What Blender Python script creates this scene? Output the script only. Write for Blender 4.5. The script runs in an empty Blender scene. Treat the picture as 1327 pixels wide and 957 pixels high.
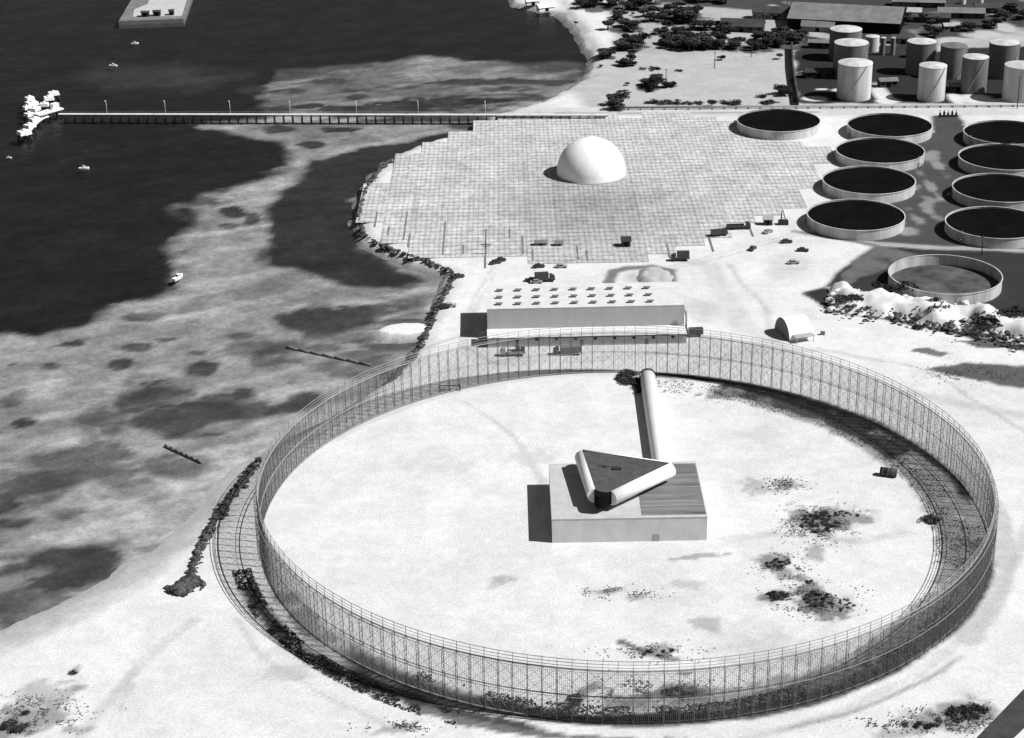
import bpy, math, random
import numpy as np
from mathutils import Vector, Matrix

R = math.radians
random.seed(11)
SC = bpy.context.scene
COL = SC.collection

# ------------------------------------------------------------------ camera calibration
F, PITCH, ROLL, CAMH = 2410.8, 0.4137, -0.0177, 247.12
PW, PH = 1327, 957


def at(px, py, z=0.0):
    """world point at height z seen at a spot of the 1327 x 957 photograph"""
    a, b = px - PW / 2, py - PH / 2
    cr, sr = math.cos(ROLL), math.sin(ROLL)
    X, Yd = (cr * a + sr * b) / F, (-sr * a + cr * b) / F
    c, s = math.cos(PITCH), math.sin(PITCH)
    dy, dz = c - Yd * s, -s - Yd * c
    k = (z - CAMH) / dz
    return Vector((X * k, dy * k, z))


def ppm(px, py):
    return F / (at(px, py) - Vector((0, 0, CAMH))).length


def foreshort(px, py):
    return CAMH / (at(px, py) - Vector((0, 0, CAMH))).length


cam = bpy.data.cameras.new('camera')
co = bpy.data.objects.new('camera', cam)
COL.objects.link(co)
c, s = math.cos(PITCH), math.sin(PITCH)
fwd = Vector((0, c, -s)); rt = Vector((1, 0, 0)); up = Vector((0, s, c))
cr, sr = math.cos(ROLL), math.sin(ROLL)
rt2 = cr * rt + sr * up
up2 = cr * up - sr * rt
m = Matrix((rt2, up2, -fwd)).transposed().to_4x4()
m.translation = Vector((0, 0, CAMH))
co.matrix_world = m
cam.sensor_width = 36
cam.lens = 36 * F / PW
cam.clip_start = 1
cam.clip_end = 20000
SC.camera = co

# ------------------------------------------------------------------ light
EL, AZ = R(48.5), R(12)      # sun from the right, a little towards the camera
tosun = Vector((math.cos(EL) * math.cos(AZ), -math.cos(EL) * math.sin(AZ), math.sin(EL)))
sd_ = bpy.data.lights.new('sun', 'SUN')
sd_.energy = 5.0
sd_.angle = R(0.5)
sd_.color = (1, 1, 1)
so = bpy.data.objects.new('sun', sd_)
COL.objects.link(so)
so.rotation_euler = (-tosun).to_track_quat('-Z', 'Y').to_euler()
so.location = (200, 300, 500)
w = bpy.data.worlds.new('World')
SC.world = w
w.use_nodes = True
nt = w.node_tree
bg = nt.nodes['Background']
sky = nt.nodes.new('ShaderNodeTexSky')
sky.sky_type = 'NISHITA'
sky.sun_disc = False
sky.sun_elevation = EL
sky.sun_rotation = R(102)
bw = nt.nodes.new('ShaderNodeSeparateColor')      # only the sky's red channel: weaker sky fill, so darker shadows
nt.links.new(sky.outputs[0], bw.inputs[0])
nt.links.new(bw.outputs[0], bg.inputs[0])
bg.inputs[1].default_value = 0.05
SC.view_settings.view_transform = 'Standard'
SC.view_settings.look = 'None'
SC.view_settings.exposure = 0.2
SC.view_settings.gamma = 1
SC.view_settings.use_curve_mapping = False


# ------------------------------------------------------------------ materials (all grey: a black and white photograph)
def mat(name, v, var=0.15, scale=0.6, rough=0.85, streak=None, spec=0.2, fine=True):
    mt = bpy.data.materials.new(name)
    mt.use_nodes = True
    n, l = mt.node_tree.nodes, mt.node_tree.links
    b = n['Principled BSDF']
    b.inputs['Roughness'].default_value = rough
    b.inputs['Specular IOR Level'].default_value = spec
    tc = n.new('ShaderNodeTexCoord')
    mp = n.new('ShaderNodeMapping')
    if streak:
        mp.inputs['Scale'].default_value = streak
    l.new(tc.outputs['Object'], mp.inputs[0])
    nz = n.new('ShaderNodeTexNoise')
    nz.inputs['Scale'].default_value = scale
    nz.inputs['Detail'].default_value = 6
    nz.inputs['Roughness'].default_value = 0.65
    l.new(mp.outputs[0], nz.inputs['Vector'])
    mr = n.new('ShaderNodeMapRange')
    mr.inputs['From Min'].default_value = 0.3
    mr.inputs['From Max'].default_value = 0.7
    mr.inputs['To Min'].default_value = v * (1 - var)
    mr.inputs['To Max'].default_value = min(0.92, v * (1 + var))
    l.new(nz.outputs['Fac'], mr.inputs['Value'])
    l.new(mr.outputs[0], b.inputs['Base Color'])
    return mt


M = dict(
    white=mat('white paint', .82, .05, .3, .6),
    dome=mat('dome fabric', .86, .05, .25, .7),
    concrete=mat('pale concrete', .44, .14, .35),
    roofwhite=mat('white roofing', .58, .12, .3),
    wall=mat('grey panel wall', .46, .06, .4, streak=(1, 1, .25)),
    annexroof=mat('annex roof', .62, .1, .5),
    dark=mat('dark metal', .035, .3, .8, .6),
    black=mat('black opening', .008, .2, .5, .95, spec=.02),
    steel=mat('galvanised steel', .30, .2, .8, .5),
    wire=mat('fence wire', .16, .2, .8, .6),
    tankwall=mat('tank wall', .48, .34, .25, .7, streak=(1, 1, .15)),
    tankwhite=mat('white tank wall', .50, .3, .2, .6, streak=(1, 1, .1)),
    tankgrey=mat('grey tank wall', .15, .25, .2, .7, streak=(1, 1, .1)),
    oil=mat('tarred tank bottom', .004, .5, .12, .9, spec=.03),
    dirtyfloor=mat('stained tank floor', .07, .8, .09, .9),
    leaf=mat('foliage', .028, .45, .5, .8, spec=.1),
    leaf2=mat('pale foliage', .055, .45, .5, .8, spec=.1),
    leaf3=mat('dusty foliage', .085, .4, .6, .85, spec=.1),
    bark=mat('bark', .08, .3, 1.2),
    rock=mat('dark rock', .07, .8, .5),
    wood=mat('weathered timber', .20, .35, .8),
    glass=mat('dark glass', .02, .1, 1, .15, spec=.5),
    rubber=mat('rubber', .02, .2, 2),
    carpaint=mat('dark paint', .045, .2, .6, .4, spec=.4),
    carlight=mat('grey paint', .32, .15, .6, .4, spec=.4),
    roofdark=mat('dark roofing', .055, .4, .2),
    roofgrey=mat('grey roofing', .17, .3, .15),
    mound=mat('crushed coral', .62, .12, .25),
    gravel=mat('grey gravel', .36, .15, .3),
    antroof=mat('antenna deck', .06, .3, .35, .8),
    roofpatch=mat('stained roofing', .15, .5, .14, streak=(.3, 2.2, 1)),
)


# ------------------------------------------------------------------ mesh helper
class MB:
    def __init__(self):
        self.v, self.f, self.s = [], [], []

    def poly(self, pts, smooth=False):
        b = len(self.v)
        self.v += [tuple(p) for p in pts]
        self.f.append(tuple(range(b, b + len(pts))))
        self.s.append(smooth)

    def box(self, cx, cy, cz, sx, sy, sz, rz=0.0, top=None):
        """box centred at cx,cy with its bottom at cz; top = (scale x, scale y) of the upper face"""
        b = len(self.v)
        c, s = math.cos(rz), math.sin(rz)
        tx, ty = top or (1, 1)
        for z, kx, ky in ((cz, 1, 1), (cz + sz, tx, ty)):
            for x, y in ((-1, -1), (1, -1), (1, 1), (-1, 1)):
                X, Y = x * sx / 2 * kx, y * sy / 2 * ky
                self.v.append((cx + X * c - Y * s, cy + X * s + Y * c, z))
        for q in ((3, 2, 1, 0), (4, 5, 6, 7), (0, 1, 5, 4), (1, 2, 6, 5), (2, 3, 7, 6), (3, 0, 4, 7)):
            self.f.append(tuple(b + i for i in q)); self.s.append(False)

    def tube(self, p0, p1, r, n=6, r1=None, cap=True, smooth=True):
        p0, p1 = Vector(p0), Vector(p1)
        d = (p1 - p0).normalized()
        a = d.orthogonal().normalized()
        bb = d.cross(a)
        b = len(self.v)
        for p, rr in ((p0, r), (p1, r if r1 is None else r1)):
            for i in range(n):
                t = 2 * math.pi * i / n
                self.v.append(tuple(p + rr * (math.cos(t) * a + math.sin(t) * bb)))
        for i in range(n):
            j = (i + 1) % n
            self.f.append((b + i, b + j, b + n + j, b + n + i)); self.s.append(smooth)
        if cap:
            self.f.append(tuple(b + i for i in reversed(range(n)))); self.s.append(False)
            self.f.append(tuple(b + n + i for i in range(n))); self.s.append(False)

    def lathe(self, prof, n=48, smooth=True, x=0, y=0):
        """revolve a list of (r, z) round the z axis"""
        b = len(self.v)
        for r, z in prof:
            for i in range(n):
                t = 2 * math.pi * i / n
                self.v.append((x + r * math.cos(t), y + r * math.sin(t), z))
        for k in range(len(prof) - 1):
            for i in range(n):
                j = (i + 1) % n
                self.f.append((b + k * n + i, b + k * n + j, b + (k + 1) * n + j, b + (k + 1) * n + i))
                self.s.append(smooth)

    def disc(self, r, z, n=48, x=0, y=0):
        self.poly([(x + r * math.cos(2 * math.pi * i / n), y + r * math.sin(2 * math.pi * i / n), z) for i in range(n)])

    def prism(self, pts, z0, z1):
        n = len(pts)
        b = len(self.v)
        for z in (z0, z1):
            for p in pts:
                self.v.append((p[0], p[1], z))
        for i in range(n):
            j = (i + 1) % n
            self.f.append((b + i, b + j, b + n + j, b + n + i)); self.s.append(False)
        self.f.append(tuple(b + i for i in reversed(range(n)))); self.s.append(False)
        self.f.append(tuple(b + n + i for i in range(n))); self.s.append(False)

    def build(self, name, material, parent=None):
        me = bpy.data.meshes.new(name)
        me.from_pydata(self.v, [], self.f)
        me.polygons.foreach_set('use_smooth', self.s)
        me.materials.append(material)
        me.update()
        o = bpy.data.objects.new(name, me)
        COL.objects.link(o)
        if parent:
            o.parent = parent
        return o


def tag(o, label, cat, group=None, kind=None):
    if label: o['label'] = label
    if cat: o['category'] = cat
    if group: o['group'] = group
    if kind: o['kind'] = kind
    return o


def empty(name, loc, rz, label, cat, group=None):
    o = bpy.data.objects.new(name, None)
    o.empty_display_size = 1
    COL.objects.link(o)
    o.location = loc
    o.rotation_euler = (0, 0, rz)
    return tag(o, label, cat, group)


def copy_tree(src, loc, rz, label, group=None, scale=None):
    c = src.copy(); COL.objects.link(c)
    c.location = loc; c.rotation_euler = (0, 0, rz)
    c['label'] = label
    if group:
        c['group'] = group
    elif 'group' in c:
        del c['group']
    if scale: c.scale = scale
    for ch in [o for o in src.children]:
        d = ch.copy(); COL.objects.link(d); d.parent = c
        for g in [o for o in ch.children]:
            e = g.copy(); COL.objects.link(e); e.parent = d
    return c


# ------------------------------------------------------------------ numpy noise and soft masks
def vnoise(x, y, seed=0):
    xi, yi = np.floor(x).astype(np.int64), np.floor(y).astype(np.int64)
    xf, yf = x - xi, y - yi
    u, v = xf * xf * (3 - 2 * xf), yf * yf * (3 - 2 * yf)

    def h(a, b):
        n = (a * 374761393 + b * 668265263 + seed * 974634777) & 0x7fffffff
        n = ((n ^ (n >> 13)) * 1274126177) & 0x7fffffff
        return ((n ^ (n >> 16)) & 0xffff) / 65535.0
    return (h(xi, yi) * (1 - u) + h(xi + 1, yi) * u) * (1 - v) + (h(xi, yi + 1) * (1 - u) + h(xi + 1, yi + 1) * u) * v


def fbm(x, y, seed=0, o=4):
    t, a, k = 0, 0.5, 1.0
    for i in range(o):
        t = t + a * vnoise(x * k, y * k, seed + i); a *= .5; k *= 2.03
    return t / (1 - .5 ** o)


def sdist(x, y, poly):
    """signed distance to a polygon, positive inside"""
    P = np.array([(p[0], p[1]) for p in poly])
    d2 = np.full(x.shape, 1e18)
    ins = np.zeros(x.shape, bool)
    for i in range(len(P)):
        ax, ay = P[i]; bx, by = P[(i + 1) % len(P)]
        ex, ey = bx - ax, by - ay
        t = np.clip(((x - ax) * ex + (y - ay) * ey) / (ex * ex + ey * ey + 1e-12), 0, 1)
        d2 = np.minimum(d2, (x - ax - t * ex) ** 2 + (y - ay - t * ey) ** 2)
        if ey != 0:
            cond = ((ay > y) != (by > y)) & (x < (bx - ax) * (y - ay) / ey + ax)
            ins ^= cond
    d = np.sqrt(d2)
    return np.where(ins, d, -d)


def sstep(a, b, v):
    t = np.clip((v - a) / (b - a), 0, 1)
    return t * t * (3 - 2 * t)


def W(pts):
    return [at(*p) for p in pts]


class Field:
    """albedo of a ground sheet, laid down as patches with soft, ragged edges"""

    def __init__(self, X, Y, base, warp=(4, 14), seed=3):
        self.x, self.y = X, Y
        wx = (fbm(X / warp[1], Y / warp[1], seed) - .5) * 2 * warp[0]
        wy = (fbm(X / warp[1], Y / warp[1], seed + 9) - .5) * 2 * warp[0]
        self.wx, self.wy = wx, wy
        self.t = np.full(X.shape, float(base))

    def _put(self, sel, m, val, alpha, rag, seed):
        if rag < 0:                                  # ragged edge, whole inside
            n = fbm(self.x[sel] / -rag, self.y[sel] / -rag, seed)
            m = sstep(-.5, .5, m * 2 - 1 - (n - .5) * 1.3)
        if rag > 0:
            n = fbm(self.x[sel] / rag, self.y[sel] / rag, seed)
            m = sstep(-.3, .4, m - .22 - 2.0 * (n - .40)) * np.minimum(1, m * 4)
        self.t[sel] = self.t[sel] * (1 - m * alpha) + val * m * alpha

    def polygon(self, pts, val, soft=2.0, alpha=1.0, rag=0, warp=1.0, seed=1, world=False):
        P = pts if world else W(pts)
        xs, ys = [p[0] for p in P], [p[1] for p in P]
        pad = soft + 12
        sel = (self.x > min(xs) - pad) & (self.x < max(xs) + pad) & (self.y > min(ys) - pad) & (self.y < max(ys) + pad)
        if not sel.any(): return
        d = sdist(self.x[sel] + warp * self.wx[sel], self.y[sel] + warp * self.wy[sel], P)
        self._put(sel, sstep(-soft, soft, d), val, alpha, rag, seed)

    def ellipse(self, px, py, rx, ry, val, soft=.5, alpha=1.0, rag=0, warp=1.0, seed=1):
        c0 = at(px, py); k = ppm(px, py); fs = foreshort(px, py)
        a, b = rx / k, ry / k / fs
        pad = 14
        sel = (abs(self.x - c0.x) < a * 1.7 + pad) & (abs(self.y - c0.y) < b * 1.7 + pad)
        if not sel.any(): return
        q = np.sqrt(((self.x[sel] + warp * self.wx[sel] - c0.x) / a) ** 2 + ((self.y[sel] + warp * self.wy[sel] - c0.y) / b) ** 2)
        self._put(sel, 1 - sstep(1 - soft, 1 + soft, q), val, alpha, rag, seed)

    def line(self, pts, width, val, soft=.8, alpha=1.0, rag=0, warp=0.0, seed=1):
        P = W(pts)
        for a, b in zip(P[:-1], P[1:]):
            pad = width + 6
            sel = (self.x > min(a.x, b.x) - pad) & (self.x < max(a.x, b.x) + pad) & (self.y > min(a.y, b.y) - pad) & (self.y < max(a.y, b.y) + pad)
            if not sel.any(): continue
            x, y = self.x[sel] + warp * self.wx[sel], self.y[sel] + warp * self.wy[sel]
            ex, ey = b.x - a.x, b.y - a.y
            t = np.clip(((x - a.x) * ex + (y - a.y) * ey) / (ex * ex + ey * ey), 0, 1)
            d = np.sqrt((x - a.x - t * ex) ** 2 + (y - a.y - t * ey) ** 2)
            self._put(sel, 1 - sstep(width / 2 - soft, width / 2 + soft, d), val, alpha, rag, seed)

    def ring(self, cx, cy, r0, r1, a0, a1, val, soft=1.5, alpha=1.0, rag=0, seed=1, warp=.35):
        """part of a ring; angles in degrees, 0 to the right, 90 away from the camera"""
        x, y = self.x + warp * self.wx - cx, self.y + warp * self.wy - cy
        r = np.sqrt(x * x + y * y)
        a = np.degrees(np.arctan2(y, x))
        a = (a - a0) % 360
        span = (a1 - a0) % 360
        sel = (r > r0 - 6) & (r < r1 + 6) & (a < span)
        if not sel.any(): return
        m = sstep(r0 - soft, r0 + soft, r[sel]) * (1 - sstep(r1 - soft, r1 + soft, r[sel]))
        e = np.minimum(a[sel], span - a[sel])
        m = m * sstep(0, min(4, span / 4), e)
        self._put(sel, m, val, alpha, rag, seed)


def axis(parts):
    out = []
    for a, b, st in parts:
        out += list(np.arange(a, b, st))
    return np.array(out)


def sheet(name, xs, ys, Z, tone, material, keep=None):
    nx, ny = len(xs), len(ys)
    X, Y = np.meshgrid(xs, ys)
    v = np.stack([X.ravel(), Y.ravel(), Z.ravel()], 1)
    i = np.arange((nx) * (ny)).reshape(ny, nx)
    q = np.stack([i[:-1, :-1], i[:-1, 1:], i[1:, 1:], i[1:, :-1]], -1).reshape(-1, 4)
    if keep is not None:
        q = q[keep.ravel()[q].any(1)]
        used = np.unique(q)
        rm = np.zeros(nx * ny, np.int64); rm[used] = np.arange(len(used))
        v, q, tone = v[used], rm[q], tone.ravel()[used]
    me = bpy.data.meshes.new(name)
    me.vertices.add(len(v)); me.vertices.foreach_set('co', v.astype(np.float32).ravel())
    me.loops.add(len(q) * 4); me.loops.foreach_set('vertex_index', q.astype(np.int32).ravel())
    me.polygons.add(len(q))
    me.polygons.foreach_set('loop_start', np.arange(0, len(q) * 4, 4, dtype=np.int32))
    me.polygons.foreach_set('use_smooth', np.ones(len(q), bool))
    me.update(calc_edges=True)
    at_ = me.attributes.new('albedo', 'FLOAT', 'POINT')
    at_.data.foreach_set('value', tone.ravel().astype(np.float32))
    me.materials.append(material)
    o = bpy.data.objects.new(name, me)
    COL.objects.link(o)
    o['kind'] = 'structure'
    return o


def ground_mat(name, layers, bump=0.0, bscale=.5):
    """albedo attribute times several octaves of grain: layers = (scale, low, high)"""
    mt = bpy.data.materials.new(name)
    mt.use_nodes = True
    n, l = mt.node_tree.nodes, mt.node_tree.links
    b = n['Principled BSDF']
    b.inputs['Roughness'].default_value = .95
    b.inputs['Specular IOR Level'].default_value = .05
    a = n.new('ShaderNodeAttribute'); a.attribute_name = 'albedo'
    g = n.new('ShaderNodeTexCoord')
    cur = a.outputs['Fac']
    for sc, lo, hi in layers:
        nz = n.new('ShaderNodeTexNoise')
        nz.inputs['Scale'].default_value = sc
        nz.inputs['Detail'].default_value = 5
        nz.inputs['Roughness'].default_value = .7
        l.new(g.outputs['Object'], nz.inputs['Vector'])
        mr = n.new('ShaderNodeMapRange')
        mr.inputs['From Min'].default_value = .3; mr.inputs['From Max'].default_value = .7
        mr.inputs['To Min'].default_value = lo; mr.inputs['To Max'].default_value = hi
        l.new(nz.outputs['Fac'], mr.inputs['Value'])
        mu = n.new('ShaderNodeMath'); mu.operation = 'MULTIPLY'
        l.new(cur, mu.inputs[0]); l.new(mr.outputs[0], mu.inputs[1])
        cur = mu.outputs[0]
    l.new(cur, b.inputs['Base Color'])
    if bump:
        nz = n.new('ShaderNodeTexNoise'); nz.inputs['Scale'].default_value = bscale; nz.inputs['Detail'].default_value = 5
        l.new(g.outputs['Object'], nz.inputs['Vector'])
        bp = n.new('ShaderNodeBump'); bp.inputs['Strength'].default_value = bump; bp.inputs['Distance'].default_value = .3
        l.new(nz.outputs['Fac'], bp.inputs['Height']); l.new(bp.outputs[0], b.inputs['Normal'])
    return mt


# ------------------------------------------------------------------ the island
FC = Vector((29.85, 458.63, 0)); FR = 100.0       # fence circle
WATER = -0.9
shore = [(640, -60), (668, 2), (700, 8), (728, 14), (745, 30), (757, 52), (770, 72), (766, 92), (748, 108), (722, 122), (690, 133), (662, 142),
         (640, 146), (640, 151), (700, 152), (632, 165), (580, 174), (545, 186), (522, 196), (500, 211), (484, 226), (471, 250), (464, 288), (474, 310), (518, 329),
         (582, 350), (580, 366), (566, 396), (548, 434), (535, 458), (514, 484), (498, 498), (450, 528), (400, 560), (345, 594), (318, 622),
         (286, 660), (262, 690), (228, 712), (170, 752), (90, 796), (0, 836), (-90, 872)]
SHORE = W(shore) + [Vector((-900, 330, 0)), Vector((-900, -900, 0)), Vector((6000, -900, 0)), Vector((6000, 7000, 0)), Vector((900, 7000, 0))]

xs = axis([(-2500, -330, 120), (-330, -130, 4), (-130, 170, 1.15), (170, 340, 1.5), (340, 440, 5), (440, 5500, 220)])
ys = axis([(-800, 330, 60), (330, 600, 1.15), (600, 1000, 1.5), (1000, 1260, 3), (1260, 6500, 220)])
X, Y = np.meshgrid(xs, ys)
SDI = sdist(X + (fbm(X / 9, Y / 9, 40) - .5) * 5, Y + (fbm(X / 9, Y / 9, 41) - .5) * 5, SHORE)
SOUTH = sstep(0, 1, (540 - Y) / 40) * (X < 0)
Z = np.where(SDI > 5, 0, np.where(SDI > 0, (SDI - 5) / 5 * -WATER, WATER + SDI * (.55 - .34 * SOUTH)))
Z = np.maximum(Z, -3.4)
Z = Z + (fbm(X / 20, Y / 20, 5) - .5) * .0
G = Field(X, Y, .60)
# broad greying of the graded sand
G.t *= .90 + .2 * fbm(X / 38, Y / 38, 77)
# the far, built-up part of the island is duller
G.polygon([(700, -40), (745, 40), (765, 70), (800, 60), (1030, 62), (1030, 140), (760, 145), (740, 118), (770, 95), (780, 60), (700, -40)], .40, 5)
G.polygon([(780, -60), (790, 20), (800, 66), (870, 72), (1035, 68), (1030, 136), (1400, 136), (1400, -60)], .36, 4)
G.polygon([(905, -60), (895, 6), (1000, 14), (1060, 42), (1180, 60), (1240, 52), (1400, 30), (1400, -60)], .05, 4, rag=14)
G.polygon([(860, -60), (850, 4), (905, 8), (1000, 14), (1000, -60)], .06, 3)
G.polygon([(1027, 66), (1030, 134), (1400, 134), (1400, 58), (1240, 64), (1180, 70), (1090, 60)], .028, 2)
for e in ((1142, 122, 11, 13), (1238, 128, 9, 7), (1262, 128, 22, 6), (1150, 131, 14, 4), (1300, 131, 26, 3), (1092, 117, 14, 2.0), (1065, 116, 8, 1.2), (1055, 128, 16, 3)):
    G.ellipse(*e, .55, .3, warp=.3)
for e in ((1190, 62, 30, 2.5), (1235, 52, 20, 3.5), (1275, 45, 26, 5), (1302, 36, 14, 6), (1316, 50, 14, 3), (1214, 18, 18, 2), (1160, 14, 26, 4)):
    G.ellipse(*e, .42, .3, warp=.3)
for l_, wd in (([(905, 14), (950, 18), (985, 26), (1010, 33)], 6), ([(1000, 7), (1036, 17)], 4), ([(1018, 30), (1078, 48)], 5), ([(795, -20), (812, 20), (830, 45), (842, 66)], 9),
               ([(830, 45), (870, 38), (905, 30), (925, 20)], 5), ([(800, 16), (850, 18), (910, 12)], 4), ([(1025, 66), (1060, 58), (1070, 52)], 5)):
    G.line(l_, wd, .36, 1.5)
G.polygon([(1040, 46), (1082, 52), (1120, 60), (1190, 56), (1190, 70), (1030, 70)], .035, 2)
# road and pipeline corridor behind the tanks
G.polygon([(640, 141), (800, 139), (1400, 133), (1400, 148), (1230, 150), (800, 151), (640, 151)], .50, 1, warp=.2)
G.line([(800, 139.2), (1000, 138), (1400, 135.5)], 3.0, .27, .8)
G.line([(720, 147), (800, 147.3), (1060, 145.5)], 2.5, .3, .8)
# dark oily ground of the tank farm
G.polygon([(1208, 150), (1242, 150), (1248, 163), (1400, 168), (1400, 330), (1132, 317), (1085, 306), (1130, 300), (1168, 290), (1150, 262), (1186, 244), (1165, 218), (1196, 205), (1180, 182), (1210, 172)], .065, 1.5, warp=.6)
G.polygon([(1132, 319), (1400, 327), (1400, 425), (1327, 412), (1250, 400), (1165, 386), (1100, 376), (1066, 371), (1090, 350)], .035, 1.5, warp=.5)
for e in ((1214, 207, 7, 16), (1202, 262, 9, 18), (1186, 285, 9, 10), (1205, 240, 6, 14), (1175, 300, 14, 6), (1140, 300, 12, 4), (1320, 245, 12, 6)):
    G.ellipse(*e, .3, .8, alpha=.65, rag=9)
G.line([(1042, 303), (1130, 316), (1200, 320), (1400, 328)], 4, .34, 1.2, warp=.3)
G.polygon([(1132, 319), (1160, 322), (1190, 330), (1150, 350), (1130, 360), (1100, 372), (1092, 360)], .16, 2, rag=10, alpha=.7)
G.line([(1030, 300), (1075, 306), (1130, 318)], 3, .08, 1, alpha=.8)
# dark edge line round the coral heap, then the weeds beyond it
G.line([(1044, 381), (1062, 388), (1080, 403), (1130, 411), (1190, 420), (1260, 437), (1340, 455)], 3.5, .05, 1, warp=.3)
G.polygon([(1042, 378), (1066, 372), (1076, 374), (1082, 404), (1070, 396)], .03, 1, warp=.3)
G.polygon([(1190, 479), (1240, 470), (1340, 473), (1340, 505), (1290, 497), (1240, 488)], .10, 2.5, rag=12)
G.polygon([(1180, 455), (1210, 452), (1240, 458), (1215, 462)], .14, 1, rag=9)
G.polygon([(1232, 444), (1270, 441), (1300, 449), (1270, 452)], .10, 1, rag=8)
G.line([(1180, 510), (1250, 524), (1340, 542)], 5, .46, 2, warp=.6)
G.line([(600, 438), (560, 448), (520, 458)], 2, .48, 1, warp=.6)
# tracks and worn plots round the long building
G.ellipse(840, 362, 34, 10, .44, .4)
G.line([(783, 382), (789, 366), (795, 352), (812, 348), (845, 346), (868, 351), (870, 368)], 4.2, .17, 1)
G.ellipse(905, 404, 24, 14, .47, .5)
G.ellipse(1020, 345, 28, 16, .50, .5)
G.line([(870, 330), (920, 345), (960, 420), (1010, 450)], 7, .52, 2, warp=.5)
# wheel tracks on the sand
for tr_ in ([(1340, 640), (1316, 720), (1270, 800), (1190, 872), (1080, 925), (940, 962)], [(880, 480), (905, 470), (980, 455), (1060, 452), (1200, 480), (1330, 560)], [(600, 520), (660, 560), (700, 620), (690, 660)], [(930, 700), (1000, 690), (1100, 700), (1180, 690)],
            [(640, 345), (610, 400), (600, 450), (640, 470), (760, 466), (880, 452)], [(870, 345), (930, 330), (1000, 310), (1030, 300)], [(300, 800), (340, 850), (420, 900), (520, 950)], [(100, 957), (160, 880), (210, 830), (250, 800)], [(940, 340), (990, 400), (1000, 440), (960, 450)],
            [(1050, 90), (1000, 100), (930, 95), (860, 80), (845, 60)], [(1020, 130), (960, 115), (900, 112)]):
    for o_ in (0, 1):
        G.line([(x + o_ * 6, y + o_ * 3) for x, y in tr_], 1.3, .36, .9, alpha=.38, warp=.35, rag=14, seed=31 + o_)
G.t *= .96 + .08 * sstep(.35, .65, fbm(G.x / 7, G.y / 7, 200, 5))
# weeds inside and around the fence circle, with some fence mesh shadow painted in
cx, cy = FC.x, FC.y
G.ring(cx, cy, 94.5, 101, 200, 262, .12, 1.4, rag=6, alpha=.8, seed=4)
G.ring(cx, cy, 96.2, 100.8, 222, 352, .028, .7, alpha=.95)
G.ring(cx, cy, 91, 100.5, 285, 350, .16, 1.5, alpha=.6)  # near right: weedy soil and the mesh's shadow painted as one dark tone
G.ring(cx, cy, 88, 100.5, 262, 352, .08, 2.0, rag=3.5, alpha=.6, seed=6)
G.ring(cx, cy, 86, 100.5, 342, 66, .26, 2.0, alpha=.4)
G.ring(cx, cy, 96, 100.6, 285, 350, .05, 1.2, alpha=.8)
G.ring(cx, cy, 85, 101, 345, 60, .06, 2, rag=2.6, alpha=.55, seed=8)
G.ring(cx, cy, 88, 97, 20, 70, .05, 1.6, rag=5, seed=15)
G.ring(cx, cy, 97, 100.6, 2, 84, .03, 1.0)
G.ring(cx, cy, 97.5, 101.5, 80, 150, .40, 1.0, alpha=.5)  # grey band painted for the mesh shadow at the far fence foot
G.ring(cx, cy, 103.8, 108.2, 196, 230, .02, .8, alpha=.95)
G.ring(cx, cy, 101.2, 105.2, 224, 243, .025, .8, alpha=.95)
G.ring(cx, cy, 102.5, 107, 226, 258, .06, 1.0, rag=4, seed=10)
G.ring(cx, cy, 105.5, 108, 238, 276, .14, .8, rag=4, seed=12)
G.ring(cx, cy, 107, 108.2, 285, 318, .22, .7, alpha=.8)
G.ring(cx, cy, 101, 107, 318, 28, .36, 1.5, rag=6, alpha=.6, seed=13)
for e in ((1060, 676, 32, 20, .085), (1092, 668, 34, 9, .14), (1008, 730, 20, 9, .10), (1022, 745, 10, 14, .16), (1006, 773, 17, 8, .04), (1058, 778, 22, 14, .07), (1085, 788, 28, 12, .085),
          (1048, 755, 7, 5, .10), (1023, 627, 12, 6, .13), (985, 630, 18, 10, .30), (1060, 715, 9, 8, .25), (790, 762, 26, 3, .20), (830, 772, 12, 4, .26), (905, 720, 40, 2.2, .22), (650, 757, 22, 7, .28),
          (935, 510, 20, 8, .18), (915, 810, 16, 8, .30), (850, 845, 32, 6, .16), (862, 853, 16, 3.5, .10), (765, 887, 14, 7, .10), (745, 906, 13, 9, .05), (830, 905, 18, 8, .16), (880, 900, 26, 10, .08), (895, 892, 10, 5, .05),
          (895, 756, 20, 6, .36), (980, 840, 60, 20, .46), (1060, 850, 40, 10, .42), (700, 590, 30, 10, .5), (990, 560, 26, 10, .5), (560, 600, 40, 14, .52)):
    G.ellipse(*e, .8, rag=2.6, alpha=.75, seed=int(e[0]) % 50)
G.line([(805, 832), (830, 842), (875, 856)], 1.3, .12, .7, rag=4)
G.line([(880, 872), (893, 874)], 1.4, .08, .7, rag=3)
# scrub in the corners of the frame
for e in ((30, 930, 45, 18, .12), (12, 948, 24, 10, .06), (95, 872, 7, 6, .16), (60, 905, 30, 16, .30), (96, 895, 7, 4, .2), (102, 950, 14, 5, .2), (165, 895, 8, 24, .42), (505, 945, 26, 6, .25), (525, 938, 12, 3, .2), (390, 880, 10, 5, .4),
          (1225, 935, 50, 14, .20), (1255, 922, 32, 12, .12), (1160, 948, 30, 6, .25), (1195, 938, 24, 7, .22), (385, 870, 40, 8, .40), (400, 845, 40, 12, .46)):
    G.ellipse(*e, .8, rag=2.8, alpha=.7, seed=int(e[0]) % 50 + 3)
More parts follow.
